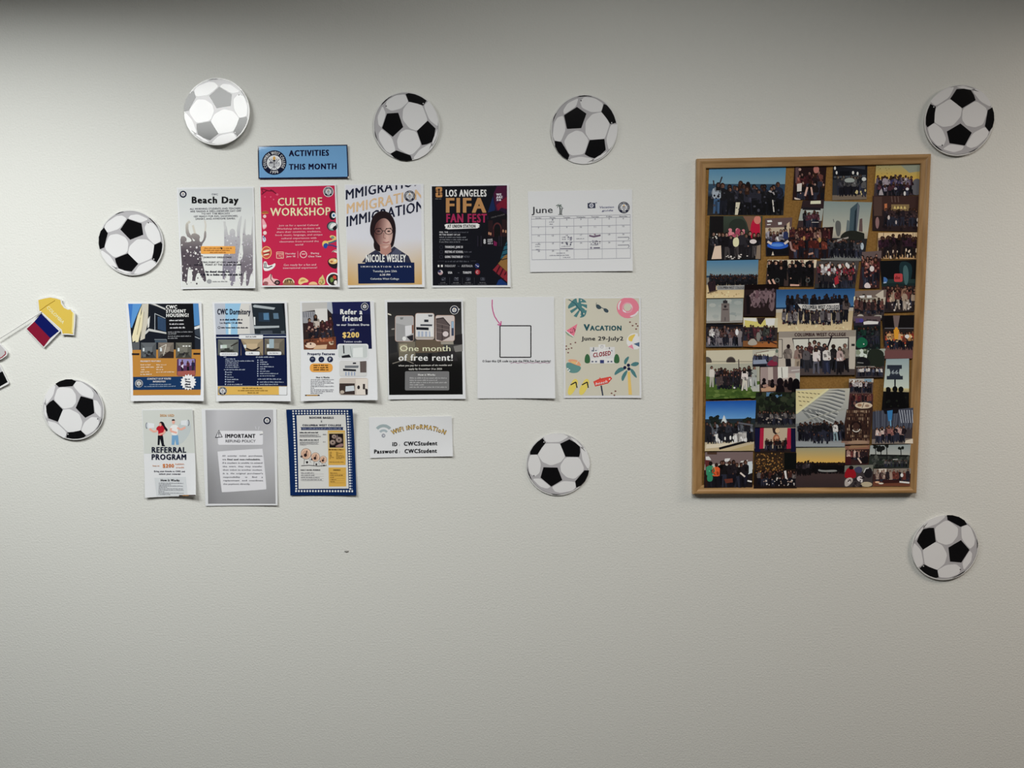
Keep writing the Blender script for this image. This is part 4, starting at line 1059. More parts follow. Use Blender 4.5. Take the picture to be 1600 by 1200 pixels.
a.text('Bring your friends to CWC and',168,812,542,828,(50,48,70),2); a.text('unlock your rewards!',226,844,490,860,(50,48,70),2); a.text('How It Works',250,914,478,940,(24,24,34),2)
for i,x1 in enumerate((538,378,538,330,538,538,300,545,372)): a.greek(226,966+i*16.8,x1,9,(110,110,122),i+2)
a.build('referral_notice','narrow white sheet reading REFERRAL PROGRAM with a drawn couple','notice',GP)

# ------------------------------------------------------------------ row 3: refund policy
a = Art(310,630,7.06,[(36,62),(862,60),(878,1122),(82,1130)],.86,base=.001,lift=(0,.001,.002,.004))
a.sheet()
a.part('grey_panel')
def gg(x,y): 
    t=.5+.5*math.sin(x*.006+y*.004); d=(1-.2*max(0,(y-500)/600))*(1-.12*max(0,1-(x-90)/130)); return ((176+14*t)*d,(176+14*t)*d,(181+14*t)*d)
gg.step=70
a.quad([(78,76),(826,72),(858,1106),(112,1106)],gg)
a.z=2; a.new('white_box').rrect(218,304,714,458,16,(222,222,232)); a.new('white_box').blob([(213,530),(700,500),(712,505),(756,940),(745,950),(272,982),(258,975),(213,540)],(222,222,232),it=1)
a.part('corner_mark'); a.poly([(672,335),(710,305),(716,330),(690,338)],(232,232,238),3); a.line([(630,255),(640,288)],6,(205,205,212),3); a.line([(672,255),(662,292)],6,(205,205,212),3); a.poly([(676,342),(712,336),(712,346),(680,350)],(110,110,116),4)
a.part('warning_sign'); a.z=4; a.poly([(228,292),(270,375),(186,382)],(60,60,66)); a.poly([(228,304),(258,368),(198,373)],(214,214,220),5); a.line([(228,318),(229,350)],9,(34,34,38),6); a.ell(229,362,5,5,(34,34,38),6)
a.part('lettering'); a.z=4
a.text('IMPORTANT',298,340,630,380,(28,28,34),2); a.text('REFUND POLICY',302,402,632,430,(66,66,74),0)
for y,ws in ((588,(('All',266,300),('activity',325,425),('ticket',455,532),('purchases',558,706))),(628,(('are',268,308),)),(666,(('If a student is unable to attend',268,708),)),(705,(('the',270,318),('event,',340,420),('they',440,500),('may',520,580),('transfer',598,708))),(743,(('their ticket to another student.',272,708),)),(782,(('It',274,292),('is',314,332),('the',356,400),('original',420,522),("purchaser's",545,714))),(822,(('responsibility',276,462),('to',516,542),('find',594,648),('a',700,714))),(860,(('replacement',278,456),('and',484,538),('coordinate',562,716))),(898,(('the payment directly.',278,575),))):
    for t,x0,x1 in ws: a.text(t,x0,y-18,x1,y-2,(92,92,102),0)
a.text('final and non-refundable.',320,610,688,626,(50,50,58),2)
emblem(a,760,190,42,rim=(214,214,220),lettered=False)
a.build('policy_notice','grey notice headed IMPORTANT with a white text box and warning triangle','notice',GP)

# ------------------------------------------------------------------ row 3: blue-bordered menu
a = Art(440,630,7.74,[(66,72),(870,62),(910,1110),(110,1112)],.86,base=.0015,lift=(.008,.012,.002,.004),mat=M_SATIN)
a.sheet('blue_card',(14,40,88))
a.part('white_panel'); a.z=2; a.quad([(188,142),(782,135),(815,1028),(208,1034)],(214,214,212))
a.part('dotted_border'); a.z=1
for i in range(20):
    x=148+i*34.6; a.rrect(x-9,82+i*-.1,x+9,100,5,(226,228,234)); a.rrect(x-9,112,x+9,130,5,(226,228,234))
for i in range(21):
    x=178+i*34; a.rrect(x-10,1048,x+10,1072,6,(226,228,234))
for i in range(28):
    y=152+i*32.5; t=i/28
    a.rrect(141+30*t,y-9,163+30*t,y+12,6,(226,228,234)); a.rrect(798+26*t,y-9,818+26*t,y+12,6,(226,228,234)); a.rrect(826+24*t,y-5,838+24*t,y+8,4,(150,166,196))
a.part('ribbon'); a.z=3; a.poly([(230,288),(755,286),(745,302),(752,320),(236,322),(246,305)],(26,38,82)); a.greek(258,310,735,13,(170,180,206),3)
a.z=3; a.new('gold_panel').quad([(560,345),(772,343),(776,545),(564,548)],(206,180,126)); a.new('gold_panel').quad([(566,548),(776,546),(778,745),(568,746)],(214,170,82)); a.new('gold_panel').quad([(570,775),(782,774),(784,1003),(574,1005)],(214,170,82)); a.new('gold_panel').quad([(562,328),(772,326),(772,343),(562,345)],(214,170,82))
a.part('bagel_picture'); a.z=4; a.quad([(578,366),(750,364),(752,533),(582,535)],(30,24,26))
for x,y,r in ((622,472,36),(640,402,30),(698,440,40)): a.ell(x,y,r,r*.9,(126,108,100),5); a.ell(x-4,y-4,r*.8,r*.7,(160,142,134),5.5); a.ell(x,y,r*.3,r*.25,(50,38,38),6)
a.blob([(640,525),(700,490),(748,480),(750,520),(700,530)],(150,120,116),5); a.blob([(680,372),(690,420),(670,430),(672,380)],(120,104,104),6)
for x,y,r in ((298,610,64),(412,650,54),(506,680,44)):
    a.new('bagel_drawing').ell(x,y,r,r*1.05,(60,46,44),4); a.ell(x,y,r*.94,r*.99,(224,190,168),5); a.ell(x-r*.1,y+r*.1,r*.7,r*.75,(206,168,146),5.5); a.line([(x+r*.2,y-r*.6),(x+r*.05,y-r*.05),(x-r*.15,y+r*.5)],r*.16,(50,36,36),6.5); a.ell(x-r*.1,y+r*.25,r*.3,r*.32,(46,34,36),6); a.ell(x-r*.85,y+r*.5,r*.22,r*.2,(80,72,76),6); a.line([(x-r*.3,y+r),(x-r*.4,y+r*2)],r*.08,(80,76,80),4); a.blob([(x-.1*r,y+r*1.4),(x+.5*r,y+r*1.4),(x+.2*r,y+r*2)],(30,26,30),5); a.line([(x+r*.6,y+r*.9),(x+r*.9,y+r*1.7)],r*.1,(170,168,170),4)
a.part('drawn_ground'); a.line([(240,755),(330,748),(440,758),(548,752)],8,(44,40,44),4)
a.part('lettering'); a.z=5
a.text('BOICHIK BAGELS',342,160,635,182,(26,28,52),2); a.text('X',478,206,496,226,(26,28,52),2); a.text('COLUMBIA WEST COLLEGE',258,252,726,274,(26,28,52),2)
a.greek(222,358,445,15,(44,44,56),2,fill=.9); a.greek(222,448,458,15,(44,44,56),3,fill=.9)
for i in range(4): a.greek(222,380+i*9,(460,445,480,480)[i],7,(96,96,106),i)
for i in range(5): a.greek(224,466+i*10,(456,450,445,455,305)[i],7,(96,96,106),i+4)
a.greek(504,380,548,12,(84,84,94),4); a.greek(506,470,546,12,(84,84,94),5); a.text('DAILY BAGEL BUNDLE',234,798,470,812,(40,40,52),2)
for i in range(4): a.greek(238,846+i*27,(402,402,468,505)[i],11,(96,96,108),i); a.line([(240,856+i*27),(512,854+i*27)],1.6,(150,150,156))
a.greek(572,564,758,12,(84,60,36),3,fill=.9)
for i in range(7): a.greek(582,592+i*13,(610,615,605,612,615,640,600)[i],8,(110,84,50),i); a.greek(664,592+i*13,(690,740,700,750,765,765,735)[i],8,(110,84,50),i+7)
a.greek(582,712,755,9,(110,84,50),9); a.text('DRINKS',628,798,714,812,(70,50,34),2)
for i in range(5): a.greek(592,846+i*26,(690,760,648,670,650)[i],10,(110,84,50),i+3); a.line([(592,856+i*26),(765,854+i*26)],1.6,(150,116,60))
a.build('menu_notice','menu sheet with a blue dotted border and gold panels','notice',GP)

# ------------------------------------------------------------------ row 3: wifi notice
a = Art(565,640,10.323,[(118,122),(1455,102),(1475,748),(140,778)],.78,base=.001,lift=(.001,.004,.002,.005),slope=-.018)
a.sheet(nx=20,ny=14)
a.part('signal_icon'); a.z=2
a.ring(355,395,112,160,(150,164,168),2,16,-2.45,-.7); a.ring(355,402,52,86,(160,172,178),2,14,-2.5,-.64); a.ell(354,418,30,32,(140,142,152),2); a.ell(358,418,14,15,(190,192,200),3)
a.part('headline_lettering'); a.z=3
for off,c,z in ((0,(96,78,44),4),(1,(206,170,96),6)):
    hh=(74,56)[off]
    a.arc_text('WiFi iNFoRMATioN',922,1322,1010 + 9*off,hh,c,-pi/2+.005,.87,2-2*off,z)
a.part('lettering'); a.z=3
a.text('ID',498,526,578,584,(20,20,26),2); a.text(':',606,545,618,580,(90,90,100),1); a.text('CWCStudent',682,512,1222,574,(20,20,26),2)
a.text('Password',204,640,578,700,(20,20,26),2); a.text(':',608,660,620,694,(90,90,100),1); a.text('CWCStudent',694,632,1216,694,(20,20,26),2)
a.build('wifi_notice','small white wifi notice with curved gold lettering','notice',GP)

# ------------------------------------------------------------------ jersey and flags at the left edge
def cutout(name, rx, ry, s, outline, label, cat, layers, gap, k=.95, group=None, mat=None, th=.0012, edge=(0.8,0.8,0.8)):
    a = Art(rx, ry, s, outline[:4], k, base=gap, mat=mat or M_SATIN)
    xs=[p[0] for p in outline]; ys=[p[1] for p in outline]
    a.c0=a.flat(sum(xs)/len(xs),sum(ys)/len(ys)); a.origin=(a.c0[0],0,a.c0[1])
    n=len(outline); V=[]
    for t in (0,th):
        for p in outline:
            q=a.P(p[0],p[1],0); V.append((q[0],q[1]+t,q[2]))
    Fc=[]
    for t in geometry.tessellate_polygon([[Vector((p[0],p[1],0)) for p in outline]]):
        A,B,D=[outline[i] for i in t]
        ar=(B[0]-A[0])*(D[1]-A[1])-(D[0]-A[0])*(B[1]-A[1])
        t=tuple(t) if ar<0 else tuple(reversed(t))
        Fc.append(t); Fc.append(tuple(i+n for i in reversed(t)))
    orient=sum(outline[i-1][0]*outline[i][1]-outline[i][0]*outline[i-1][1] for i in range(n))
    for i in range(n):
        j=(i+1)%n
        Fc.append((i,j,n+j,n+i) if orient>0 else (j,i,n+i,n+j))
    a._sheet=('card',V,Fc,edge,a.mat)
    layers(a)
    return a.build(name,label,cat,group)
def smooth(pts,it=1):
    for _ in range(it):
        q=[]
        for i in range(len(pts)):
            A,B=pts[i],pts[(i+1)%len(pts)]; q.append((A[0]*.82+B[0]*.18,A[1]*.82+B[1]*.18)); q.append((A[0]*.18+B[0]*.82,A[1]*.18+B[1]*.82))
        pts=q
    return pts
def shrink(pts,d):
    cx=sum(p[0] for p in pts)/len(pts); cy=sum(p[1] for p in pts)/len(pts); out=[]
    for i in range(len(pts)):
        a,b,c=pts[i-1],pts[i],pts[(i+1)%len(pts)]
        n1=(-(b[1]-a[1]),b[0]-a[0]); n2=(-(c[1]-b[1]),c[0]-b[0])
        l1=math.hypot(*n1) or 1; l2=math.hypot(*n2) or 1
        nx,ny=n1[0]/l1+n2[0]/l2,n1[1]/l1+n2[1]/l2; l=math.hypot(nx,ny) or 1
        out.append((b[0]+nx/l*d,b[1]+ny/l*d))
    return out
JE=[(405,118),(470,98),(540,86),(600,96),(655,116),(664,160),(690,196),(725,214),(756,212),(772,236),(800,264),(796,370),(784,490),(720,486),(658,484),(648,440),(436,252),(415,240)]
def jl(a):
    a.part('yellow_print'); a.z=1
    a.poly(shrink(JE,13),(220,190,86))
    a.poly([(772,250),(788,268),(775,465),(764,465)],(240,226,160),1.5)
    a.part('lettering'); a.z=2
    d=(math.cos(.79),math.sin(.79))
    ox,oy=500,206
    pen=0
    for ch in 'COLOMBIA':
        v,f,adv=glyph(ch,0); sc=46
        for t in f: a.face([(ox+(pen+v[i][0]*sc)*d[0]+v[i][1]*sc*d[1], oy+(pen+v[i][0]*sc)*d[1]-v[i][1]*sc*d[0]) for i in t],(246,238,200),4)
        pen+=adv*sc
    a.part('crease'); a.z=3; a.line([(430,238),(500,186),(590,130)],5,(150,112,30))  # thin brown line drawn across the yellow print
cutout('jersey_cutout',0,450,6.664,JE,'yellow football jersey cut-out with pale lettering above a blue and red flag','wall decoration',jl,.0075,group='jersey and flag cut-outs')
FL=[(282,425),(436,250),(650,440),(470,624)]
def fl(a):
    a.part('blue_band'); a.z=1; a.quad([(370,350),(440,264),(626,447),(536,522)],(14,24,92))
    a.part('red_band'); a.quad([(290,425),(370,350),(536,522),(467,612)],(132,26,52))
f = cutout('paper_flag',0,450,6.664,FL,'small blue and red paper flag on a white stick under the yellow jersey','flag',fl,.0055,group='jersey and flag cut-outs')
def stick(parent, p0, p1, r, depth):
    a=Vector((0,0,0)); q=[]
    for p in (p0,p1):
        X,Z=on_wall(p[0]/6.664,450+p[1]/6.664,depth); q.append(Vector((X-parent.location.x,-depth-parent.location.y,Z-parent.location.z)))
    d=(q[1]-q[0]).normalized(); u=d.cross(Vector((0,1,0))).normalized(); w=d.cross(u)
    V=[];n=12
    for c in q:
        for i in range(n): t=2*pi*i/n; p=c+u*r*cos(t)+w*r*sin(t); V.append(tuple(p))
    Fc=[(i,(i+1)%n,n+(i+1)%n,n+i) for i in range(n)]+[tuple(range(n-1,-1,-1)),tuple(range(n,2*n))]
    return mesh_obj('stick',V,Fc,plain('white_stick',(0.75,0.75,0.74),.4),parent,smooth=False)
stick(f,(-260,690),(432,250),.0013,.009)
SL=smooth([(-190,520),(-60,540),(10,566),(62,618),(98,664),(90,700),(20,748),(-60,760),(-190,700)],2)
def sl(a):
    a.part('grey_print'); a.z=1; a.poly(shrink(SL,12),(196,194,196))
    a.part('red_stripe'); a.line([(-30,590),(10,598)],26,(128,24,44),2); a.line([(0,738),(40,718),(76,684),(70,655)],9,(150,40,58),2)
cutout('jersey_cutout',0,450,6.664,SL,'grey and red jersey cut-out cut off by the left edge','wall decoration',sl,.007,group='jersey and flag cut-outs')
BK=[(-120,850),(8,782),(106,984),(96,1000),(0,1048),(-70,1075)]
def bk(a):
    a.part('grey_band'); a.z=1; a.poly([(-105,858),(4,798),(36,866),(-90,930)],(192,192,194))
    a.part('black_band'); a.poly([(-90,928),(38,866),(92,978),(0,1030),(-62,1058)],(14,14,16))
cutout('paper_flag',0,450,6.664,BK,'grey and black paper flag cut off by the left edge','flag',bk,.005,group='jersey and flag cut-outs')

# small blob of paint low on the wall, its shadow put into its grey
cx,cz=on_wall(541.5,861)
V=[];Fc=[]
for j in range(5):
    for i in range(12):
        t=2*pi*i/12; r=.0045*cos(j*pi/8)
        V.append((cx+1.5*r*cos(t),-.0028*sin(j*pi/8)-.0001,cz+r*.8*sin(t)))
for j in range(4):
    for i in range(12): Fc.append((j*12+i,j*12+(i+1)%12,j*12+12+(i+1)%12,j*12+12+i))
tag(mesh_obj('wall_plug',V,Fc,plain('wall_plug_paint',(0.40,0.40,0.38),.6),smooth=True),'tiny raised plug, its shadow painted into its grey, low on the bare wall below the notices','wall plug')
# ------------------------------------------------------------------ cork board
BOARD_D = 0.019
BQ = [on_wall(1089.5,247.6,BOARD_D), on_wall(1456,240,BOARD_D), on_wall(1433,771.5,BOARD_D), on_wall(1083.2,773,BOARD_D)]   # tl tr br bl
bcx, bcz = sum(p[0] for p in BQ)/4, sum(p[1] for p in BQ)/4
board = tag(empty('cork_board', (bcx, 0, bcz)), 'wood-framed cork board crowded with group photographs', 'bulletin board')
BQ = [(p[0]-bcx, p[1]-bcz) for p in BQ]
M_RAIL_H = wood('oak_rail_across', (0.34,0.19,0.075), (0.48,0.29,0.13), (9,40,120))
M_RAIL_V = wood('oak_rail_upright', (0.34,0.19,0.075), (0.48,0.29,0.13), (120,40,9))
M_CORK = cork('cork_sheet')
RW = 0.0262
PROF = [(0,.0005),(0,.0145),(.05,.0172),(.14,.0187),(.28,.019),(.40,.0183),(.52,.0165),(.62,.0158),(.86,.0150),(.96,.0142),(1,.0125),(1,.003)]
def inset(d):
    c = BQ; out = []
    for i in range(4):
        p, q, r = c[i-1], c[i], c[(i+1) % 4]
        def off(a, b):
            dx, dz = b[0]-a[0], b[1]-a[1]; l = math.hypot(dx, dz); return (dz/l, -dx/l)   # right-hand side = inside when going tl tr br bl
        n1, n2 = off(p, q), off(q, r)
        k = 1 + n1[0]*n2[0] + n1[1]*n2[1]
        out.append((q[0]+(n1[0]+n2[0])/k*d, q[1]+(n1[1]+n2[1])/k*d))
    return out
loops = [inset(t*RW) for t, h in PROF]
for s in range(4):
    V = []; Fc = []
    for (t, h), lp in zip(PROF, loops):
        for c in (lp[s], lp[(s+1) % 4]): V.append((c[0], -h, c[1]))
    n = len(PROF)
    for i in range(n-1): Fc.append((2*i, 2*i+2, 2*i+3, 2*i+1))
    Fc.append((2*(n-1), 0, 1, 2*n-1))
    Fc.append(tuple(range(2*n-2, -1, -2))); Fc.append(tuple(range(1, 2*n, 2)))
    me_o = mesh_obj('frame_rail', V, Fc, M_RAIL_H if s in (0, 2) else M_RAIL_V, board)
    import bmesh
    bm = bmesh.new(); bm.from_mesh(me_o.data); bmesh.ops.recalc_face_normals(bm, faces=bm.faces); bm.to_mesh(me_o.data); bm.free()
ci = inset(RW*.9)
V = [(c[0], -.0065, c[1]) for c in ci] + [(c[0], -.0012, c[1]) for c in ci]
mesh_obj('cork_panel', V, [(3,2,1,0),(4,5,6,7),(0,1,5,4),(1,2,6,5),(2,3,7,6),(3,0,4,7)], M_CORK, board)

# ------------------------------------------------------------------ photographs on the board
GB = 'photo prints pinned to the cork board'
KB = 0.70
SEQ = [0]
def photo(q, low=False, curl=(0,0,0,0)):
    o = 500 if low else 230
    SEQ[0] += 1
    return Art(1070, o, 4, q, KB, base=.0008 + .00042*SEQ[0]*.5, depth=.0067, lift=curl, mat=M_SATIN)
def fin(a, label, c=(20,20,22)):
    a.sheet(c=c, nx=6, ny=5)
    a.build('photo_print', label, 'photograph', GB, single=True)
def bands(a, ys, cs, inset_=0):
    """horizontal bands filling the print"""
    tl,tr,br,bl = a.q
    def e(v):
        return (tl[0]+(bl[0]-tl[0])*v, tl[1]+(bl[1]-tl[1])*v), (tr[0]+(br[0]-tr[0])*v, tr[1]+(br[1]-tr[1])*v)
    a.part('p')
    for i in range(len(ys)-1):
        l0,r0 = e(ys[i]); l1,r1 = e(ys[i+1]); c = cs[i]
        if isinstance(c[0], tuple):
            c0,c1=c; y0=(l0[1]+r0[1])/2; y1=(l1[1]+r1[1])/2
            def g(x,y,c0=c0,c1=c1,y0=y0,y1=y1):
                t=min(1,max(0,(y-y0)/(y1-y0))); return tuple(c0[j]+(c1[j]-c0[j])*t for j in range(3))
            g.step=70; c=g
        a.quad([l0,r0,r1,l1], c, 1)
    xs=[p[0] for p in a.q]; yy=[p[1] for p in a.q]
    a.clip=(min(tl[0],bl[0])+2,min(tl[1],tr[1])+2,max(tr[0],br[0])-2,max(bl[1],br[1])-2)
    if abs(tl[0]-bl[0])>6: a.clip=(max(tl[0],bl[0])-1,)+a.clip[1:]
    if abs(tr[0]-br[0])>6: a.clip=a.clip[:2]+(min(tr[0],br[0])+1,a.clip[3])
    a.z=2
DK=[(26,26,32),(38,38,48),(20,20,24),(50,48,58),(30,34,50)]
DKW=DK+[(190,186,184),(120,118,124)]
MAR=[(74,34,38),(52,26,30),(100,60,54),(34,24,28)]
MIX=[(60,60,70),(140,136,140),(30,30,36),(92,58,60),(170,164,160)]
DSK=((96,66,56),(76,52,44),(124,90,76)); LSK=((176,136,116),(150,112,94),(190,150,130))

# upper rows -----------------------------------------------------------------
a=photo([(152,120),(632,122),(615,425),(140,425)]); bands(a,[0,.36,.5,.62,1],[((74,124,160),(112,146,164)),((44,66,86),(40,62,84)),((56,78,104),(30,36,44)),((20,22,26),(44,42,42))])
a.crowd(230,590,425,205,11,DK,1,skins=DSK,arms=0,legs=((14,14,18),(22,24,34))); a.crowd(260,560,428,180,8,DK[:3],2,3,skins=DSK,arms=0,legs=((14,14,18),))
a.person(200,415,200,(150,160,172),(80,56,50),(20,16,18),(58,84,116),0,3); a.line([(215,235),(232,185)],8,(40,34,40),4); a.line([(182,240),(178,208)],8,(50,42,44),4); a.quad([(318,345),(345,345),(330,424),(312,424)],(196,190,170),4); a.line([(548,330),(556,405)],7,(200,196,190),4); a.poly([(520,275),(548,262),(565,305)],(160,156,160),4); a.rect(560,330,612,395,(16,16,20),z=2)
a.specks(170,260,590,400,50,4,9,[(30,30,38),(64,64,74),(20,20,26)],5,4)
fin(a,'large seaside group photo in the top left corner, one arm pointing up')
a=photo([(685,120),(885,120),(870,330),(672,330)]); bands(a,[0,1],[(34,20,22)])
a.rect(690,122,712,225,(86,66,70)); a.crowd(700,860,300,150,6,MAR,3,skins=((140,100,92),(160,120,110)),arms=0); a.crowd(690,870,340,130,5,[(18,16,18),(26,22,24)],4,3,skins=((206,170,158),(190,150,138)),arms=0); a.quad([(700,230),(730,225),(728,275),(700,278)],(206,200,194),4); a.line([(765,250),(750,305)],12,(196,160,148),4); a.line([(788,250),(796,300)],10,(196,160,148),4); a.ell(718,140,9,9,(170,140,130),4); a.blob([(800,122),(840,122),(836,160),(806,165)],(170,112,104),3); a.line([(680,318),(720,330)],10,(206,190,180),4)
fin(a,'dark indoor group photo, people in black seated, second print of the top row')
a=photo([(925,110),(1140,107),(1135,326),(920,332)]); bands(a,[0,.42,.86,1],[(22,24,32),(46,48,54),(112,100,88)])
a.quad([(950,120),(1125,140),(1125,112),(960,108)],(52,56,66)); a.rect(965,150,1030,180,(12,14,20),z=3); a.line([(930,188),(1130,180)],12,(70,76,84),2.5)
for x,y in ((937,132),(947,160),(1050,160),(1078,165)): a.ell(x,y,6 if x!=1050 else 7,11,(214,214,206),4)
a.crowd(945,1125,305,125,9,[(44,44,50),(64,64,68),(30,32,38),(84,84,86)],5,skins=((90,84,80),(120,112,104)),arms=0); a.blob([(995,200),(1030,190),(1060,200),(1058,220),(1000,222)],(150,158,156),4); a.ell(1118,200,14,12,(196,200,200),4); a.specks(1060,270,1130,305,6,4,9,[(190,176,130)],4,4,1.6)
fin(a,'dark photo of a group under small hanging lamps, top row')
a=photo([(1195,100),(1482,96),(1475,300),(1180,305)]); bands(a,[0,.5,.62,1],[((150,150,120),(196,160,72)),((196,162,90),(150,128,100)),((70,60,66),(58,48,54))])
a.poly([(1330,97),(1480,97),(1478,150),(1400,160)],(136,142,128),1.5); a.specks(1200,110,1300,190,14,2,4,[(120,104,60)],4,2); a.blob([(1420,200),(1475,195),(1474,300),(1415,300)],(92,92,98),2)
a.crowd(1195,1420,290,110,14,[(52,30,40),(36,34,60),(90,80,96),(150,140,150),(30,26,36)],6,skins=DSK,arms=.3); a.crowd(1200,1400,315,90,9,[(66,40,48),(30,26,40),(110,104,120)],7,3,skins=DSK,arms=0); a.quad([(1215,275),(1228,258),(1240,300),(1210,300)],(160,154,160),4); a.ell(1372,290,7,14,(206,204,206),4); a.ell(1315,260,10,8,(150,146,154),4); a.ell(1388,262,10,9,(200,200,206),4)
fin(a,'yellow sunset group photo in the top right corner of the board')
a=photo([(1172,305),(1476,305),(1479,530),(1170,522)]); bands(a,[0,.4,1],[(58,40,38),(40,30,32)])
a.rect(1180,310,1230,430,(74,56,52)); a.rect(1288,358,1400,398,(126,106,74),z=3); 
for i,x in enumerate((1310,1330,1350,1372)): a.poly([(x-8,385),(x,366),(x+9,386)],(206,186,120),4)
a.quad([(1245,355),(1262,352),(1262,395),(1247,398)],(180,110,74),3); a.crowd(1250,1450,490,110,15,[(48,36,38),(34,28,34),(62,48,48)],8,skins=DSK,arms=0); a.specks(1240,400,1450,515,60,4,10,[(36,26,30),(58,44,46),(26,20,24)],8,2.5)
a.ell(1272,440,7,14,(190,180,178),5); a.ell(1318,470,5,12,(180,170,170),5); a.blob([(1188,450),(1205,430),(1215,470),(1205,515),(1190,500)],(134,104,104),4); a.ell(1458,455,12,14,(196,186,182),5); a.ell(1460,488,13,16,(200,190,186),5); a.blob([(1450,505),(1478,500),(1478,528)],(206,196,190),5)
for x in (1290,1310,1330): a.line([(x,308),(x+4,345)],6,(92,74,70),2.5)
fin(a,'brown hall photo with a lit banner on its back wall, below the yellow sunset print')
a=photo([(1207,535),(1472,533),(1456,700),(1198,698)]); bands(a,[0,.2,.72,1],[(206,182,146),(150,128,108),(176,142,104)])
a.line([(1240,536),(1240,560)],4,(120,104,90),3); a.line([(1424,536),(1424,560)],4,(120,104,90),3)
a.crowd(1210,1455,690,140,14,[(22,18,22),(30,24,26),(44,26,38)],9,3,skins=((92,62,54),(70,48,42)),arms=0,legs=((24,20,24),(40,30,30))); a.specks(1215,640,1450,690,12,3,6,[(210,190,170)],5,4,2)
fin(a,'cream photo of a standing row in dark clothes, right edge, below the hall print')
a=photo([(155,430),(484,430),(472,702),(140,706)]); bands(a,[0,.5,1],[((56,66,56),(40,44,40)),(22,20,22)])
a.rect(155,432,240,560,(18,16,18)); a.blob([(270,480),(310,445),(370,450),(390,520),(330,535),(280,530)],(40,46,40)); a.poly([(360,430),(480,430),(478,560),(410,560),(385,470)],(116,86,70),2.3)
a.blob([(412,470),(440,440),(470,480),(466,560),(430,585),(405,560)],(172,26,56),3); a.ell(452,455,22,26,(196,122,110),3.5); a.specks(260,515,385,555,26,7,13,[(176,92,110),(150,66,88),(196,124,134)],6,3)
a.crowd(165,470,700,170,11,[(18,16,20),(24,22,28),(40,38,44)],10,3,skins=((150,112,98),(176,140,124)),arms=0,legs=((26,24,28),(60,56,58))); a.blob([(298,570),(335,560),(338,620),(300,625)],(224,206,170),5); a.poly([(185,620),(225,615),(228,698),(165,700)],(206,184,166),5); a.ell(425,590,22,14,(206,196,196),5); a.specks(250,670,400,698,18,4,8,[(206,200,196)],7,5,.6); a.specks(170,540,200,580,8,4,6,[(200,196,190)],8,4); a.quad([(440,620),(472,610),(470,700),(440,698)],(130,114,100),4)
fin(a,'graduation-style group photo with a large pink balloon at its right')
a=photo([(500,446),(670,440),(652,676),(505,680)]); bands(a,[0,.25,.5,1],[(92,74,74),(178,164,146),(36,30,34)])
a.quad([(512,458),(540,456),(545,468),(515,470)],(240,236,226),3); a.quad([(580,470),(604,468),(604,484),(582,486)],(240,236,226),3); a.quad([(512,482),(535,480),(535,486),(512,488)],(226,220,210),3); a.quad([(635,480),(668,455),(660,560),(640,565)],(190,172,146),2.5); a.rect(620,490,632,560,(40,34,36),z=3)
a.crowd(515,645,640,120,7,[(58,58,76),(150,146,156),(80,56,60),(40,48,84)],11,3,skins=LSK,arms=0); a.ell(578,615,66,22,(40,84,176),5); a.ell(575,612,40,10,(84,132,206),5.3); a.quad([(510,630),(650,628),(648,672),(512,676)],(16,16,20),4.5); a.line([(515,590),(540,605)],14,(206,190,180),5.5); a.line([(645,585),(620,605)],14,(206,190,180),5.5); a.poly([(548,650),(555,676),(540,676)],(196,186,170),5)
fin(a,'photo of people round a bright blue table in a classroom')
a=photo([(735,334),(872,330),(846,512),(698,508)]); bands(a,[0,.3,.72,1],[(44,32,36),(150,156,152),(56,44,46)])
a.quad([(784,337),(868,334),(862,354),(782,356)],(220,208,184),3); a.quad([(735,375),(865,380),(855,395),(725,392)],(30,26,32),2); a.line([(745,402),(840,400)],5,(196,200,196),3)
a.crowd(742,838,500,105,6,[(20,20,26),(30,28,34),(70,42,50)],12,3,skins=DSK,arms=0); a.quad([(700,470),(740,465),(735,505),(700,505)],(64,52,54),3); a.rect(790,468,835,472,(170,166,164),z=4)
fin(a,'small photo of five people before a pale wall under a white ceiling lamp')
a=photo([(868,338),(1168,345),(1118,712),(845,706)]); bands(a,[0,.5,.62,.88,1],[((126,140,140),(172,172,160)),((176,172,156),(150,146,136)),(38,38,42),(110,112,112)])
a.poly([(1032,385),(1078,345),(1090,370),(1072,540),(1022,540)],(64,82,92),3); a.poly([(1078,345),(1088,375),(1072,540),(1062,540)],(96,102,112),3.2); a.poly([(1060,400),(1072,380),(1066,540),(1050,540)],(36,48,58),3.3); a.poly([(1012,455),(1025,460),(1022,540),(1002,540)],(96,108,112),3); a.blob([(935,475),(950,455),(975,470),(970,555),(945,560)],(90,92,92),3); a.poly([(1090,450),(1106,445),(1108,530),(1084,525)],(92,74,74),3); a.poly([(1138,380),(1168,365),(1150,480),(1140,480)],(84,92,92),3); a.line([(925,450),(930,470)],4,(90,90,90),3)
a.blob([(965,560),(1000,525),(1060,520),(1140,545),(1130,580),(980,585)],(34,36,32),3.4); a.poly([(870,600),(1020,560),(1020,570),(875,615)],(150,144,140),3.6); a.poly([(930,600),(1010,575),(1005,600),(925,620)],(74,40,44),3.5)
a.crowd(895,1105,690,110,14,[(28,30,36),(40,42,50),(22,22,26),(60,60,66)],13,4,skins=((100,74,66),(130,100,90)),arms=0); a.ell(1105,620,10,22,(170,184,196),5)
fin(a,'photo of a group below glass skyscrapers and a pale sky')
a=photo([(650,516),(926,498),(905,694),(648,698)]); bands(a,[0,1],[(38,22,22)])
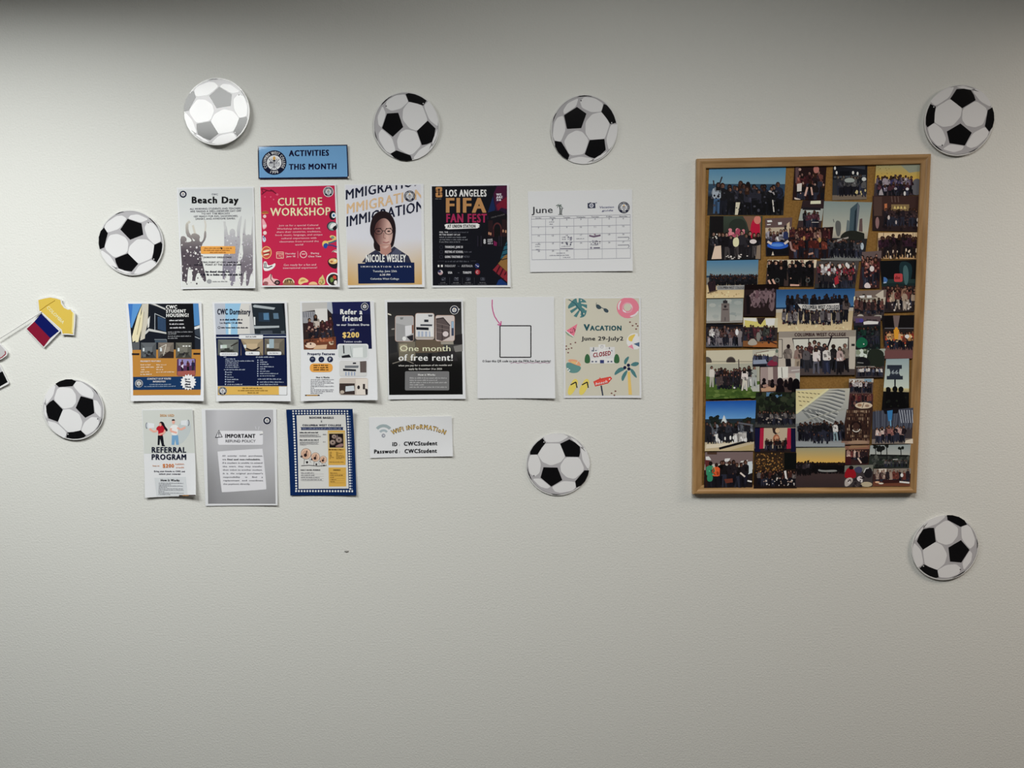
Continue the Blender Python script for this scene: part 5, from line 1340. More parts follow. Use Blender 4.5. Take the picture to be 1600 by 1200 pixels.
a.crowd(665,910,640,140,9,MAR+[(120,92,84)],14,skins=((150,104,88),(124,84,70)),arms=.1); a.crowd(670,900,700,130,5,[(66,28,26),(30,22,24),(92,46,38)],15,3,skins=((160,112,94),),arms=0); a.ell(840,580,9,16,(170,136,80),5); a.ell(742,570,8,14,(170,130,80),5); a.line([(655,590),(665,640),(690,650)],12,(150,120,116),5); a.line([(770,670),(800,662)],12,(170,130,116),5); a.specks(655,520,910,690,60,4,10,[(58,30,28),(84,46,38),(30,18,20),(46,24,24)],9,3)
fin(a,'dim reddish dinner group photo left of the skyscraper print')
# second block ------------------------------------------------------------------
a=photo([(135,710),(458,704),(450,940),(132,944)]); bands(a,[0,.40,.45,.64,1],[((74,118,152),(120,140,148)),(32,56,78),(120,118,112),((186,166,128),(206,186,146))])
a.crowd(150,452,862,70,26,[(20,20,24),(34,32,36),(26,28,38)],16,3,skins=DSK,arms=.05,legs=((18,18,22),)); a.crowd(150,452,870,62,22,[(20,20,24),(30,30,36)],17,4,skins=DSK,arms=0,legs=((18,18,22),)); a.poly([(140,850),(160,825),(190,838),(192,895),(150,905)],(40,28,34),5); a.quad([(195,866),(370,862),(370,890),(200,893)],(150,150,150),5.5); a.text('COLUMBIA WEST COLLEGE',205,870,368,886,(40,40,44),1,z=9); a.line([(140,912),(200,895)],8,(96,80,64),4); a.specks(150,905,360,935,22,3,6,[(170,146,108),(214,196,160)],9,3)
fin(a,'wide beach photo of a long line of people holding a pale banner, left edge')
a=photo([(515,704),(822,704),(802,870),(502,868)]); bands(a,[0,.3,1],[(206,194,172),(60,48,46)])
a.crowd(515,815,840,150,9,[(18,16,20)],18,2.5,skins=LSK,arms=0,legs=((16,16,18),)); a.crowd(508,810,890,165,7,[(16,15,18)],19,4,skins=((196,156,138),(180,138,120)),arms=0,legs=((16,16,18),))
for x in (575,765): a.ring(x,832,9,14,(74,78,78),6,12)
a.line([(520,830),(535,862)],12,(196,156,140),6); a.line([(545,825),(562,860)],12,(196,156,140),6); a.line([(655,862),(712,864)],12,(196,156,140),6)
fin(a,'photo of two rows of people in black shirts against a cream wall')
a=photo([(822,712),(1086,710),(1060,882),(806,880)]); bands(a,[0,.35,.85,1],[(70,66,66),(58,48,50),(50,50,52)])
a.crowd(835,1065,850,125,12,[(150,146,150),(84,44,50),(196,192,192),(50,44,50),(110,40,50)],20,2.5,skins=LSK,arms=.35); a.crowd(830,1050,885,100,8,[(70,40,46),(40,36,40),(104,56,60)],21,4,skins=((140,104,92),),arms=0)
for x,y in ((895,745),(898,790),(1008,735),(1018,745),(965,745),(1065,750),(880,760),(855,745)): a.ell(x,y,9,14,(206,204,204),5)
a.poly([(930,820),(950,800),(960,850),(935,862)],(150,40,52),5); a.line([(925,855),(935,875)],6,(196,190,186),5)
fin(a,'crowded photo with people in white and red shirts, arms raised')
a=photo([(1104,655),(1226,648),(1212,882),(1084,882)]); bands(a,[0,.2,1],[(96,82,82),(50,32,34)])
a.crowd(1095,1205,860,150,6,MAR+[(140,96,90)],22,2.5,skins=((186,136,122),(160,112,98)),arms=0,jit=.2); a.crowd(1090,1200,800,120,5,MAR,23,2.2,skins=((176,128,112),),arms=0,jit=.2); a.ell(1165,760,14,18,(206,200,200),5); a.blob([(1115,860),(1140,840),(1165,880),(1120,882)],(206,194,196),5); a.specks(1090,700,1205,875,30,4,8,[(74,34,36),(40,24,28),(140,92,84)],3,4)
fin(a,'narrow tilted selfie of people in maroon, left of the night fountain print')
a=photo([(1216,710),(1456,704),(1445,1026),(1238,1032)]); bands(a,[0,.42,.5,1],[(14,16,20),(26,40,42),(42,36,38)])
a.blob([(1330,720),(1380,712),(1420,740),(1410,830),(1380,870),(1345,840)],(26,46,52),2); a.blob([(1355,760),(1375,730),(1395,770),(1392,850),(1370,870)],(66,96,100),2.5); a.ell(1372,790,6,22,(140,160,160),3); a.rrect(1303,790,1356,842,10,(172,66,70),4); a.greek(1310,825,1350,20,(96,30,36),3,z=6); a.ell(1238,832,24,20,(66,104,160),4); a.line([(1225,850),(1255,845)],8,(150,170,196),5); a.rect(1260,825,1445,850,(34,52,52),z=2.3)
a.crowd(1255,1440,1000,135,9,[(96,60,52),(60,34,36),(150,130,116),(34,30,34),(130,100,84)],24,5,skins=((150,108,90),(120,84,72)),arms=.2); a.crowd(1250,1440,1015,120,6,[(150,132,116),(92,52,50),(40,34,38)],25,6,skins=((160,116,98),),arms=0,legs=((150,140,130),(40,34,36)))
a.specks(1250,970,1440,1020,12,4,7,[(190,184,180)],5,7)
fin(a,'night group photo with a red sign and a lit fountain')
a=photo([(135,950),(363,946),(358,1096),(132,1100)]); bands(a,[0,.9,1],[((128,138,138),(170,172,168)),(140,138,134)])
a.specks(150,960,350,1070,12,16,34,[(150,156,154),(160,164,160),(136,144,144)],5,1.5,.5); a.poly([(226,975),(275,975),(278,1092),(222,1092)],(112,104,102),3); a.rect(236,958,264,976,(44,42,46),z=4); a.poly([(240,964),(250,952),(262,964)],(44,42,46),4); a.ell(250,996,9,8,(40,36,40),4); a.rect(234,1010,268,1018,(70,60,62),z=4); a.rect(247,1062,251,1085,(60,56,60),z=4); a.line([(226,985),(276,985)],4,(84,76,76),4)
fin(a,'pale grey photo of a tall stone tower, left edge of the board')
a=photo([(370,860),(586,854),(562,1056),(362,1056)]); bands(a,[0,.16,1],[(18,8,10),(36,26,28)])
a.blob([(400,905),(560,890),(562,950),(540,960),(520,930),(505,990),(490,940),(470,960),(450,1000),(425,1005),(410,960)],(112,92,98),3); a.ell(540,970,18,55,(108,90,94),4); a.blob([(420,900),(460,890),(465,940),(440,950)],(100,76,84),4); a.specks(400,890,555,1000,44,4,8,[(84,68,74),(128,108,112),(60,44,50)],4,5,1.6); a.quad([(380,930),(400,920),(405,1040),(385,1045)],(20,16,20),3)
fin(a,'dark photo of a pinkish textured rock shape')
a=photo([(1052,900),(1256,890),(1236,1078),(1043,1076)]); bands(a,[0,.25,.5,1],[(110,98,92),(170,162,148),(66,58,58)])
a.poly([(1230,895),(1256,892),(1245,960),(1235,960),(1185,925)],(186,178,166),2); a.quad([(1086,930),(1118,926),(1118,940),(1088,942)],(244,244,236),3); a.quad([(1132,926),(1162,926),(1164,940),(1134,942)],(244,244,236),3); a.quad([(1095,945),(1180,942),(1182,952),(1098,956)],(120,116,108),3); a.rect(1105,918,1122,926,(40,38,38),z=4); a.poly([(1045,940),(1060,930),(1062,985),(1048,1000)],(206,200,170),3)
a.crowd(1055,1235,1040,95,9,[(40,32,34),(66,46,46),(26,24,28),(92,60,56)],26,4,skins=((130,92,80),(104,74,64)),arms=0,sit=True); a.blob([(1070,1050),(1100,1040),(1125,1070),(1075,1075)],(170,164,156),6); a.ell(1205,1058,30,10,(150,146,140),6); a.specks(1050,1000,1235,1070,40,4,9,[(46,36,38),(84,64,60),(30,26,30)],4,5)
fin(a,'photo of seated people in a meeting room with white ceiling lights')
a=photo([(568,890),(1060,883),(1038,1142),(565,1157)]); bands(a,[0,.42,.46,.54,1],[((38,76,122),(70,112,156)),(26,50,78),(176,168,156),((170,154,126),(200,182,146))])
a.crowd(625,1020,1040,120,16,[(24,24,30),(36,36,42),(20,20,26)],27,3,skins=((70,50,46),(50,38,38)),arms=.04); a.line([(918,960),(928,915)],8,(36,30,34),5); a.person(1003,1090,160,(84,74,74),(90,64,56),(22,18,20),(20,20,26),0,5)
a.poly([(700,980),(800,986),(960,975),(962,1015),(800,1020),(720,1008)],(196,194,192),6); a.text('COLUMBIA WEST COLLEGE',730,988,958,1012,(50,50,56),2,z=10)
a.crowd(605,990,1108,95,15,[(34,32,38),(90,86,90),(24,24,28),(120,114,116),(52,46,50)],28,7,skins=((110,80,70),(140,104,92)),arms=0,sit=True); a.specks(600,1085,980,1105,26,4,8,[(26,24,28),(60,30,34),(120,114,112)],5,8); a.specks(580,1115,1020,1145,30,3,7,[(176,156,120),(214,198,164)],6,3)
fin(a,'largest beach photo, a big group behind a white lettered banner, middle of the board')
# lower block -------------------------------------------------------------------
a=photo([(130,24),(362,26),(358,166),(130,168)],True); bands(a,[0,.15,.8,1],[(22,22,28),(44,42,48),(78,80,88)])
a.crowd(140,350,158,118,12,[(36,34,40),(120,114,116),(84,60,58),(24,24,30),(176,172,172)],29,3,skins=((130,98,86),(160,124,110)),arms=.1,legs=((26,26,34),(110,104,110))); a.ell(322,75,10,20,(206,206,210),5); a.specks(140,50,350,150,30,4,8,[(30,28,34),(90,84,88),(54,50,58)],6,4)
fin(a,'dark photo of a standing group on grey pavement, left edge under the tower print')
a=photo([(362,-16),(578,-12),(572,172),(360,166)],True); bands(a,[0,.32,.8,1],[(190,184,160),(52,44,44),(120,80,50)])
a.quad([(365,-10),(440,-12),(445,22),(368,25)],(224,222,206),2); a.quad([(370,0),(440,10),(500,0),(520,40),(372,45)],(196,186,110),2.3); a.quad([(500,-8),(560,-10),(555,30),(505,40)],(206,206,206),2.4); a.quad([(445,-14),(500,-14),(470,30),(455,20)],(50,38,36),3)
a.crowd(370,560,130,95,11,[(50,52,50),(74,40,46),(34,30,36),(110,106,104)],30,4,skins=((110,80,72),(84,60,56)),arms=0,sit=True); a.blob([(385,140),(420,110),(445,130),(450,155),(400,160)],(160,154,144),6); a.ell(455,105,12,30,(120,118,114),6); a.line([(510,125),(570,150)],8,(60,36,30),6); a.quad([(430,150),(570,130),(570,170),(420,168)],(150,92,50),5); a.specks(365,60,565,150,36,4,9,[(60,56,54),(40,34,36),(90,56,56)],7,5)
fin(a,'photo of a seated class before bright yellowish windows')
a=photo([(1046,-24),(1217,-24),(1216,192),(1062,190)],True); bands(a,[0,.15,.28,1],[(86,72,76),(40,36,46),(24,30,32)])
a.quad([(1050,-10),(1100,-12),(1100,15),(1052,18)],(82,66,104),3); a.ell(1098,3,12,12,(70,64,140),4); a.poly([(1110,12),(1140,5),(1205,10),(1200,25),(1112,28)],(214,214,214),4); a.greek(1130,5,1205,12,(40,38,42),3,z=5)
a.crowd(1072,1208,150,110,8,[(26,30,34),(40,40,44),(24,50,44)],31,5,skins=DSK,arms=0); a.blob([(1064,130),(1100,100),(1140,130),(1130,170),(1066,175)],(26,92,66),6); a.ell(1112,150,4,4,(220,220,220),7); a.specks(1070,30,1210,185,60,4,10,[(24,28,30),(46,44,48),(34,52,48)],8,5.5)
fin(a,'dark greenish group photo right of the college entrance print')
a=photo([(1225,-28),(1448,-32),(1428,240),(1244,242)],True); bands(a,[0,.3,.72,1],[(20,18,20),(38,32,32),(96,68,66)])
a.quad([(1295,-28),(1338,-28),(1325,50),(1305,55)],(110,96,94),2); a.rect(1225,48,1440,54,(92,92,98),z=2.4); a.quad([(1240,-20),(1290,-22),(1295,40),(1245,42)],(16,14,16),2.2)
a.crowd(1240,1430,180,110,11,[(96,50,40),(150,110,70),(40,30,34),(190,150,110),(120,40,34)],32,4,skins=((170,112,84),(140,92,70)),arms=0); a.ell(1315,60,11,16,(206,146,52),6); a.poly([(1298,60),(1332,60),(1326,120),(1304,120)],(206,146,52),6); a.ell(1382,102,14,12,(226,220,220),6); a.specks(1245,100,1430,175,26,4,8,[(170,70,44),(220,180,140),(40,30,32)],9,5)
a.rect(1240,190,1440,242,(104,70,70),z=3)
fin(a,'night group photo with one person in bright yellow')
a=photo([(1062,184),(1248,178),(1236,356),(1062,360)],True); bands(a,[0,.25,.62,1],[(150,158,150),(40,42,40),(58,52,54)])
a.specks(1065,185,1130,230,14,8,16,[(196,206,200),(60,70,56),(130,140,120)],4,2); a.blob([(1140,190),(1180,170),(1245,200),(1240,290),(1170,300),(1130,240)],(34,40,34),3); a.blob([(1065,270),(1070,240),(1100,225),(1140,240),(1160,280),(1110,285)],(24,24,28),4); a.line([(1072,265),(1110,268)],6,(120,122,122),5); a.line([(1065,292),(1180,290)],6,(140,134,130),4)
a.crowd(1070,1230,350,60,12,[(110,106,112),(30,28,34),(84,90,110),(190,186,184)],33,5,skins=LSK,arms=0)
fin(a,'street photo with parked cars and trees above a small group')
a=photo([(582,72),(1064,62),(1057,342),(578,346)],True); bands(a,[0,.14,.82,1],[(140,132,124),(176,168,158),(66,58,58)])
a.text('COLUMBIA WEST COLLEGE',680,80,1000,100,(58,36,38),2,z=6,slope=-.008); a.quad([(665,112),(1022,106),(1018,305),(715,320)],(54,48,50),2.5); a.quad([(672,120),(1014,114),(1008,235),(690,240)],(196,196,188),3); a.rect(766,112,772,190,(60,56,56),z=3.5); a.frame_line(578,120,604,236,4,(70,64,62),3); a.quad([(1020,108),(1058,106),(1056,305),(1020,306)],(178,172,162),3); a.rect(1035,148,1056,162,(40,38,40),z=4); a.quad([(690,240),(1008,235),(1020,310),(715,320)],(46,50,62),3.2); a.quad([(578,300),(1058,305),(1057,342),(578,346)],(70,62,62),3.4)
for (x,h,t,l,hr) in ((640,165,(104,96,92),(30,28,32),(30,20,22)),(700,160,(130,110,104),(150,136,120),(34,22,24)),(755,150,(84,80,84),(40,40,46),(24,20,22)),(815,160,(206,200,196),(96,96,104),(24,20,22)),(870,170,(40,36,40),(40,40,52),(24,20,22)),(920,165,(30,28,30),(26,26,30),(40,30,26)),(992,170,(120,112,104),(24,22,26),(90,80,76))):
    a.person(x,325,h*1.08,t,(150,110,96),hr,l,0,5)
for (x,h,t) in ((725,120,(60,50,52)),(780,140,(70,44,46)),(800,150,(180,170,166)),(840,140,(50,46,50))): a.person(x,300,h*1.2,t,(140,100,88),(26,20,22),(30,30,36),0,4.2)
a.person(880,335,178,(200,196,194),(120,84,72),(20,18,20),(36,40,58),0,6); a.line([(888,165),(912,98)],10,(34,28,32),7); a.person(962,340,180,(170,150,148),(176,134,116),(28,20,22),(26,24,28),0,6.5); a.person(818,335,165,(204,196,196),(90,62,54),(20,16,18),(84,84,96),0,6.2)
fin(a,'photo of staff standing under dark lettering at a building entrance')
a=photo([(130,190),(464,184),(462,482),(128,494)],True); bands(a,[0,.28,.66,1],[(186,180,160),(160,160,146),((70,92,42),(62,84,38))])
a.rect(128,255,462,262,(150,146,130),z=1.5); a.ell(284,262,30,34,(90,84,80),2,a0=pi,a1=2*pi); a.ell(284,264,27,30,(58,52,50),2.2,a0=pi,a1=2*pi); a.ell(135,265,30,36,(74,68,64),2,a0=pi,a1=2*pi); a.line([(332,245),(334,300)],6,(70,60,60),2); a.quad([(130,350),(300,380),(460,400),(460,440),(128,400)],(84,108,54),1.6)
a.crowd(180,400,410,110,14,[(26,24,28),(40,34,38),(60,40,44),(34,36,40)],34,3,skins=((130,94,82),(104,74,64)),arms=.3); a.crowd(190,380,430,95,9,[(30,28,32),(70,60,60),(44,34,38)],35,5,skins=((140,100,88),),arms=0,sit=True)
a.person(165,418,135,(196,192,186),(150,112,98),(30,24,24),(160,160,150),0,6); a.person(372,440,150,(206,196,194),(150,112,98),(24,20,22),(190,186,176),0,7); a.person(402,420,140,(30,28,32),(130,96,84),(24,20,22),(150,150,150),0,6); a.person(430,420,135,(150,154,150),(150,112,98),(90,80,70),(160,164,164),0,6.4); a.quad([(405,420),(462,400),(462,445),(420,445)],(170,172,166),2.5); a.specks(140,440,450,485,36,8,20,[(76,98,46),(54,76,34),(92,112,58)],6,2,.4); a.ell(305,422,7,5,(220,220,216),8)
fin(a,'photo of a huddled group on green grass before a pale arched wall')
a=photo([(420,186),(580,178),(574,287),(418,291)],True); bands(a,[0,.45,1],[(170,168,156),(70,72,88)])
a.quad([(445,200),(560,190),(555,225),(450,230)],(196,196,180),2); a.line([(440,205),(520,192)],4,(110,90,80),3); a.crowd(425,520,262,50,9,[(50,56,84),(70,74,92),(34,36,46)],36,3,skins=LSK,arms=0,sit=True); a.quad([(422,250),(500,245),(510,270),(422,276)],(130,140,160),5); a.blob([(505,285),(520,255),(550,245),(575,262),(572,288)],(120,40,62),6); a.ell(558,240,17,20,(92,76,80),6.5); a.rect(420,275,505,291,(24,24,32),z=5.5); a.ell(570,193,8,12,(96,110,100),4)
fin(a,'small lounge photo with someone in dark red in its corner')
a=photo([(468,294),(714,288),(712,486),(465,446)],True); bands(a,[0,.5,1],[(176,164,158),(70,56,54)])
a.rect(468,294,515,400,(150,134,132)); a.quad([(545,290),(575,288),(575,400),(548,400)],(110,92,92),2.5); a.quad([(575,292),(640,290),(640,360),(578,365)],(206,206,200),2.5); a.line([(600,296),(604,360)],5,(110,108,104),3); a.quad([(640,290),(712,289),(712,330),(640,332)],(150,140,138),2.4); a.line([(660,315),(712,310)],4,(206,206,204),3); a.quad([(685,330),(712,328),(712,380),(690,382)],(170,176,170),3)
a.quad([(470,425),(560,408),(575,440),(475,446)],(176,140,116),3)
for x,y,r in ((490,375,14),(542,380,12),(590,385,26),(626,380,11),(655,375,18),(690,390,26)): a.ell(x,y,r*.8,r,(20,14,18),5); a.blob([(x-r*1.2,y+r*3.5),(x-r,y+r),(x,y+r*.5),(x+r,y+r),(x+r*1.2,y+r*3.5)],(18,14,18),5)
a.blob([(660,440),(668,370),(700,360),(712,420),(712,486),(670,480)],(12,10,14),6); a.quad([(480,405),(510,398),(520,415),(485,420)],(150,120,110),5.5)
fin(a,'photo of dark-haired people seen from behind in a bright classroom')
a=photo([(1020,366),(1172,364),(1166,458),(1018,458)],True); bands(a,[0,.25,1],[(170,166,162),(80,66,66)])
a.ell(1045,380,14,8,(220,220,216),2); a.rect(1115,366,1160,385,(120,150,170),z=2); a.crowd(1028,1160,452,72,11,[(150,144,148),(60,34,40),(40,36,42),(190,184,184)],37,3,skins=LSK,arms=.1)
fin(a,'small bright group photo beside bare cork, right of the ribbed architecture print')
a=photo([(1020,458),(1170,460),(1166,558),(1010,560)],True); bands(a,[0,.4,1],[(74,44,46),(60,40,40)])
a.crowd(1025,1160,520,60,8,MAR+[(130,100,96)],38,3,skins=LSK,arms=0,sit=True); a.ell(1110,532,54,20,(196,180,160),5); a.ell(1085,530,14,9,(150,120,96),6); a.ell(1132,534,14,8,(140,116,100),6); a.line([(1112,515),(1100,545)],4,(90,74,66),7); a.specks(1020,500,1060,550,12,4,9,[(34,26,30),(110,80,74),(60,34,36)],4,5)
fin(a,'small dinner photo with round pale plates')
a=photo([(1250,243),(1393,240),(1393,578),(1222,568)],True); bands(a,[0,.55,.62,1],[((140,158,164),(186,196,186)),((200,190,140),(150,140,110)),(16,16,18)])
a.rect(1256,280,1348,304,(40,46,58),z=3); a.poly([(1270,300),(1335,300),(1330,330),(1340,350),(1305,365),(1268,350),(1278,330)],(44,50,62),3.2); a.rect(1254,348,1354,370,(38,44,56),z=3.4); a.text('66',1283,312,1325,336,(150,162,170),1,z=8); a.rect(1301,368,1310,415,(24,26,32),z=3)
for x,y,r in ((1262,436,17),(1305,430,16),(1342,432,16)): a.ell(x,y,r,r*1.15,(14,14,16),5); a.blob([(x-r*1.6,570),(x-r*1.3,y+r*1.4),(x,y+r*.6),(x+r*1.4,y+r*1.3),(x+r*2.2,570)],(12,12,14),5)
a.rect(1245,520,1393,578,(12,12,14),z=4); a.specks(1240,480,1380,560,8,5,12,[(30,34,28),(24,26,24)],4,6)
fin(a,'tall photo of three silhouettes under a road sign reading 66')
a=photo([(440,450),(692,448),(686,672),(434,668)],True); bands(a,[0,.45,.85,1],[(28,32,26),(30,30,30),(58,58,58)])
a.quad([(500,450),(610,447),(590,500),(510,505)],(84,118,150),2); a.specks(445,452,685,580,90,10,22,[(26,32,24),(38,46,34),(22,24,22),(50,56,42)],5,2.5); a.line([(510,490),(560,460),(600,455)],8,(24,30,24),3.5)
a.crowd(450,680,652,85,13,[(40,40,44),(28,28,32),(96,92,92),(60,58,60)],39,5,skins=((110,82,72),),arms=0); a.specks(450,590,680,640,20,3,6,[(120,112,106),(150,140,134)],7,6)
fin(a,'dark photo of a group under leafy trees with a patch of blue sky')
a=photo([(127,506),(440,500),(426,814),(120,816)],True); bands(a,[0,.36,.46,.82,1],[((28,78,156),(96,146,196)),(34,44,52),(44,44,48),((176,164,140),(190,172,138))])
a.specks(150,600,205,640,18,8,16,[(30,36,32),(24,30,28)],4,2); a.specks(350,615,405,645,16,8,14,[(30,36,30),(26,30,28)],5,2); a.poly([(222,640),(240,590),(256,640)],(196,204,206),3); a.poly([(232,640),(244,595),(262,640)],(150,166,180),3.2); a.quad([(120,640),(430,640),(430,665),(122,665)],(38,46,40),2)
a.crowd(130,410,765,130,15,[(30,30,36),(44,46,54),(24,24,28),(80,84,92)],40,4,skins=((110,82,74),(84,62,56)),arms=.12,legs=((24,26,34),(30,30,36),(176,174,172))); a.line([(330,640),(420,655)],10,(90,92,100),5); a.line([(210,800),(420,745)],14,(24,22,24),5); a.quad([(130,775),(330,760),(250,790),(126,800)],(206,196,176),3); a.quad([(280,810),(425,770),(424,814)],(172,154,112),3); a.specks(140,730,400,762,14,4,7,[(214,212,208)],6,6,2)
fin(a,'photo of a group against vivid blue sky with a small white spire behind')
a=photo([(688,430),(1024,425),(992,790),(686,790)],True); bands(a,[0,.6,.9,1],[((176,176,166),(140,144,146)),(110,114,118),((138,142,146),(120,124,130))])
a.poly([(688,440),(890,428),(688,585)],(204,194,150),2)
for i in range(7):
    for j in range(5):
        x=696+i*25+j*4; y=446+j*27+i*2
        if (x-688)/200+(y-430)/155<.86: a.poly([(x,y),(x+16,y+3),(x+20,y+9),(x+3,y+5)],(104,96,76),2.5)
for i in range(9):
    x0,y0=885-i*21,438+i*15; x1,y1=1020-i*12,446+i*23
    mx,my=(x0+x1)/2,(y0+y1)/2-10
    a.poly([(x0,y0),(mx,my),(x1,y1),(x1-4,y1+9),(mx-8,my+8)],(104,108,110),3)
    a.poly([(x0,y0+9),(mx-8,my+9),(x1-4,y1+10),(x1-6,y1+16),(mx-10,my+15)],(186,188,186),3)
for i in range(5):
    a.poly([(720+i*30,560+i*1),(735+i*30,556),(800+i*32,632),(784+i*32,634)],(112,116,116),2.8)
a.line([(690,580),(890,428)],12,(216,204,166),4); a.line([(690,640),(1015,545)],7,(150,152,146),4)
a.crowd(700,985,750,118,17,[(22,22,26),(34,34,40),(28,28,32)],41,6,skins=((90,66,58),),arms=.06); a.crowd(780,900,768,60,4,[(40,42,52),(24,24,30)],42,8,skins=((110,80,72),),arms=0,sit=True); a.person(932,755,125,(196,196,196),(120,90,80),(22,18,20),(130,150,160),0,9)
a.quad([(686,760),(992,765),(992,790),(686,790)],(140,146,150),3)
fin(a,'photo of a group below white ribbed architecture, lower middle of the board')
a=photo([(1004,556),(1168,548),(1144,772),(968,776)],True); bands(a,[0,.9,1],[(52,36,32),(130,104,92)])
rnd=random.Random(5)
for j in range(9):
    for i in range(17):
        x=985+i*10.5; y=562+j*22
        a.rect(x,y,x+rnd.uniform(4,8),y+rnd.uniform(12,19),rnd.choice([(96,72,58),(150,128,108),(44,28,26),(70,48,40),(120,96,80),(36,24,24)]),z=3)
a.ring(1062,665,24,36,(30,20,20),5,20); a.ring(1062,670,22,28,(196,190,184),6,14,.3,2.6); a.ell(1062,660,18,22,(58,40,36),5.5); a.blob([(990,770),(1040,748),(1130,750),(1140,772)],(150,124,104),5)
fin(a,'photo of packed bookshelves with a round opening')
a=photo([(1166,570),(1424,545),(1417,770),(1160,772)],True); bands(a,[0,.55,.85,1],[(64,68,82),(58,52,56),(120,110,104)])
for i in range(20): a.line([(1175+i*13,560),(1180+i*11.5,680)],3.5,(90,96,110) if i%3 else (44,46,58),2)
for i in range(6): a.line([(1330+i*16,560),(1345+i*14,640)],4,(170,176,190),2.4)
a.quad([(1255,565),(1290,560),(1284,625),(1262,630)],(56,116,170),4); a.line([(1275,620),(1278,660)],7,(110,160,196),4); a.quad([(1230,552),(1330,545),(1320,580),(1240,585)],(22,20,24),3)
a.crowd(1185,1370,762,105,10,[(196,176,170),(60,44,48),(34,28,34),(130,90,86),(170,140,136)],43,6,skins=LSK,arms=0); a.poly([(1370,750),(1415,738),(1416,768),(1365,768)],(206,196,180),5)
fin(a,'blue-grey photo of a group inside a slatted hall, right edge of the board')
a=photo([(436,673),(688,670),(686,822),(430,822)],True); bands(a,[0,.85,1],[(176,160,140),(40,30,30)])
a.rect(430,672,465,822,(20,22,52)); a.quad([(465,672),(488,672),(484,800),(460,802)],(160,32,60),3); a.quad([(635,671),(658,671),(655,800),(628,802)],(160,32,60),3); a.rect(656,671,688,822,(18,20,48),z=3); a.poly([(540,672),(580,671),(585,700),(560,712),(545,700)],(48,36,34),3); a.ell(572,688,14,16,(196,170,140),4); a.blob([(540,750),(550,715),(575,708),(592,745),(570,775)],(150,92,66),4); a.ell(567,735,12,14,(190,140,110),5)
a.crowd(490,630,815,75,8,[(30,24,26),(60,34,32),(24,20,24)],44,6,skins=((150,108,88),),arms=.1)
fin(a,'stage photo with crimson curtains at both sides')
a=photo([(992,784),(1146,778),(1136,902),(988,902)],True); bands(a,[0,.2,1],[(130,92,76),(52,34,34)])
a.quad([(1040,770),(1100,762),(1140,790),(1010,800)],(140,110,84),2); a.crowd(1000,1130,870,66,9,[(150,120,112),(84,44,44),(40,30,34),(186,160,150)],45,3,skins=((190,144,124),),arms=0,sit=True); a.line([(1072,858),(1094,890)],9,(200,180,168),6); a.blob([(1100,850),(1140,845),(1138,895),(1090,890)],(22,18,22),5); a.rect(990,850,1030,900,(60,26,30),z=4)
fin(a,'small reddish party photo right of the sunset silhouette print')
a=photo([(1150,780),(1402,774),(1390,924),(1138,918)],True); bands(a,[0,.45,1],[((140,150,152),(166,170,166)),(44,48,46)])
for x,y,h in ((1182,788,60),(1215,790,55),(1252,776,80),(1340,795,58)): a.line([(x,y),(x+2,y+h)],5,(24,26,26),3); a.specks(x-12,y-6,x+12,y+10,6,6,10,[(24,28,26)],int(x),3)
a.specks(1195,785,1235,815,10,7,12,[(26,28,28)],3,3); a.quad([(1145,835),(1400,840),(1395,850),(1142,846)],(24,26,26),3); a.specks(1145,850,1395,915,60,6,12,[(40,48,42),(60,64,62),(30,32,32),(74,78,74)],5,3); a.crowd(1230,1385,915,45,10,[(60,60,64),(40,40,44),(96,92,92)],46,5,skins=((130,98,86),),arms=0); a.line([(1290,868),(1320,866)],5,(170,170,170),5)
fin(a,'grey photo of palm tree silhouettes above a lawn, lower right')
a=photo([(122,822),(420,820),(416,1040),(115,1044)],True); bands(a,[0,.34,.5,1],[(112,96,96),(190,184,176),(30,26,28)])
a.quad([(125,850),(145,848),(160,870),(128,878)],(232,226,214),3); a.quad([(245,862),(280,860),(268,880),(240,882)],(232,226,214),3); a.quad([(345,878),(390,870),(380,882),(340,886)],(214,210,204),3); a.quad([(385,882),(415,878),(415,950),(390,960)],(190,200,206),3); a.rect(135,822,195,836,(70,50,40),z=3)
a.crowd(200,395,1040,165,7,[(18,16,18),(24,22,24),(30,26,30)],47,4,skins=((96,66,56),(120,86,74)),arms=0); a.person(152,1050,175,(56,132,100),(40,26,24),(26,16,18),(24,22,28),0,5); a.person(192,1050,165,(206,86,48),(60,38,34),(34,22,24),(24,22,28),0,5.5); a.blob([(132,975),(150,930),(172,975),(165,1005),(136,1005)],(50,128,96),6.5); a.quad([(240,990),(292,985),(295,1010),(250,1015)],(96,50,40),7); a.line([(340,950),(370,975)],10,(206,196,190),7); a.line([(385,1000),(412,1005)],10,(206,206,204),7); a.rect(118,960,134,1040,(40,22,22),z=4.4); a.quad([(120,870),(150,872),(150,930),(125,960)],(90,44,44),4.5)
fin(a,'photo with a person in green and one in orange at its left, bottom left corner')
a=photo([(430,824),(692,822),(692,1046),(424,1048)],True); bands(a,[0,.5,1],[(44,34,26),(26,20,20)])
a.specks(435,828,610,960,160,3,6,[(120,84,44),(84,58,34),(150,112,64),(60,40,28)],5,3); a.rect(615,826,690,930,(14,16,16),z=3.5); a.crowd(450,680,1030,95,14,[(40,28,28),(24,22,24),(60,36,32),(90,84,84)],48,4,skins=((130,92,76),),arms=0); a.specks(440,980,680,1030,26,3,6,[(150,130,120),(190,184,180)],6,6); a.poly([(612,940),(625,935),(632,990),(620,985)],(206,204,204),7)
fin(a,'dark warm photo of a crowd under strings of tiny lights, bottom row')
a=photo([(688,796),(994,793),(990,1040),(684,1040)],True); bands(a,[0,.38,.6,1],[((150,146,120),(206,164,84)),(20,18,20),((64,50,50),(52,42,44))])
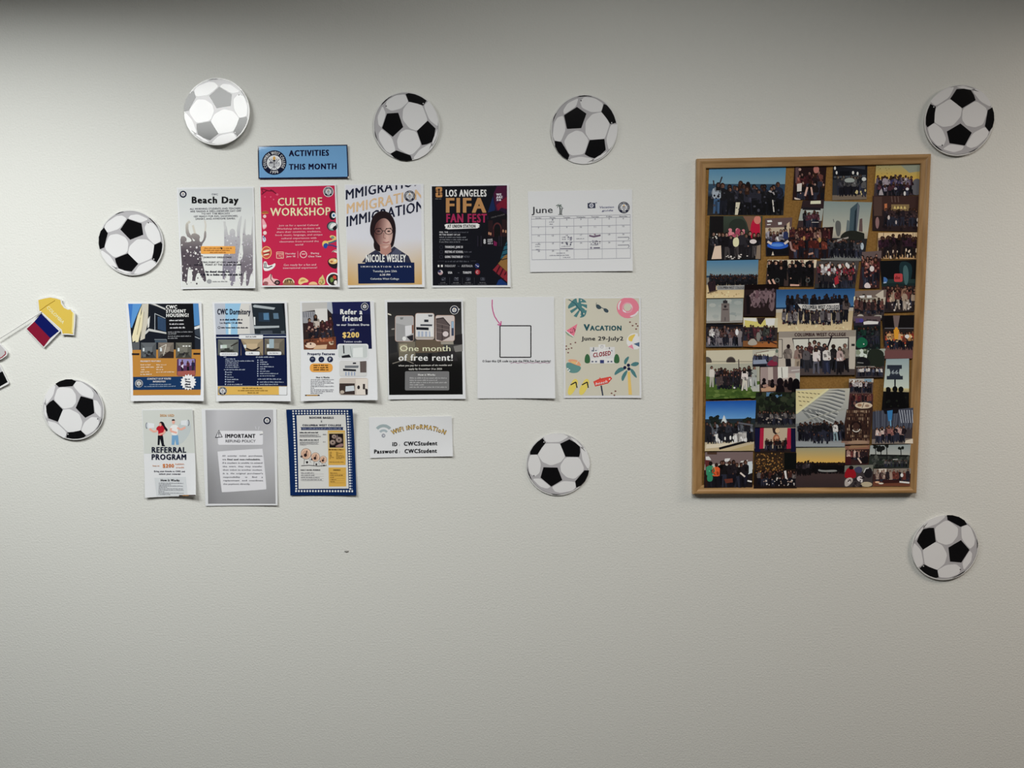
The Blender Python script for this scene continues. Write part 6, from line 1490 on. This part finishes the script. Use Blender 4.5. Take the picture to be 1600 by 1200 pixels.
a.crowd(692,985,955,70,30,[(18,16,18),(24,20,22)],49,3,skins=((36,28,28),),arms=.25,legs=((16,14,16),)); a.crowd(690,780,965,85,7,[(60,54,58),(24,22,26),(44,38,42)],50,4,skins=((60,46,42),),arms=.2,legs=((18,16,18),)); a.blob([(824,925),(850,935),(940,930),(944,945),(826,945)],(130,132,132),6); a.rect(800,905,985,925,(16,14,16),z=5)
fin(a,'sunset photo with an orange sky over a black row of silhouettes, bottom row')
a=photo([(990,905),(1168,900),(1162,1036),(984,1040)],True); bands(a,[0,.3,1],[(110,112,104),(60,54,56)])
a.blob([(988,960),(1005,920),(1035,915),(1062,950),(1060,985),(990,985)],(140,24,34),4); a.ell(1030,918,14,12,(24,20,22),5); a.blob([(1040,930),(1080,905),(1105,930),(1080,960)],(64,64,92),4); a.blob([(1105,960),(1120,915),(1160,920),(1160,975),(1130,985)],(30,28,32),4.5); a.line([(1108,950),(1120,925),(1140,920)],6,(190,190,190),5); a.blob([(988,1035),(990,990),(1030,975),(1045,1000),(1010,1036)],(170,162,158),5); a.blob([(1060,985),(1085,965),(1110,990),(1080,1010)],(196,190,192),5); a.ell(1125,1022,36,16,(176,164,140),5); a.specks(1000,980,1110,1035,22,4,9,[(40,34,38),(196,190,190),(90,80,80)],4,6)
fin(a,'photo of someone in a red top leaning over a table, bottom row')
a=photo([(1170,925),(1402,922),(1396,1034),(1164,1034)],True); bands(a,[0,.3,.78,1],[(130,120,112),(58,40,40),(110,74,58)])
a.crowd(1180,1390,1010,80,10,[(96,52,46),(60,40,42),(150,130,120),(40,34,38)],51,3,skins=LSK,arms=0,sit=True); a.quad([(1200,925),(1250,924),(1250,945),(1205,948)],(196,186,176),2); a.ell(1192,1008,14,6,(220,170,140),6); a.ell(1215,1016,16,5,(224,200,186),6); a.line([(1330,1006),(1392,1012)],10,(224,216,214),6); a.ell(1345,965,9,12,(220,214,210),5); a.quad([(1168,1005),(1394,1000),(1394,1034),(1165,1034)],(104,62,48),2.5); a.quad([(1225,995),(1330,995),(1330,1012),(1225,1015)],(52,28,28),5)
fin(a,'restaurant table photo in the bottom right corner')

bpy.data.objects.remove(_to)
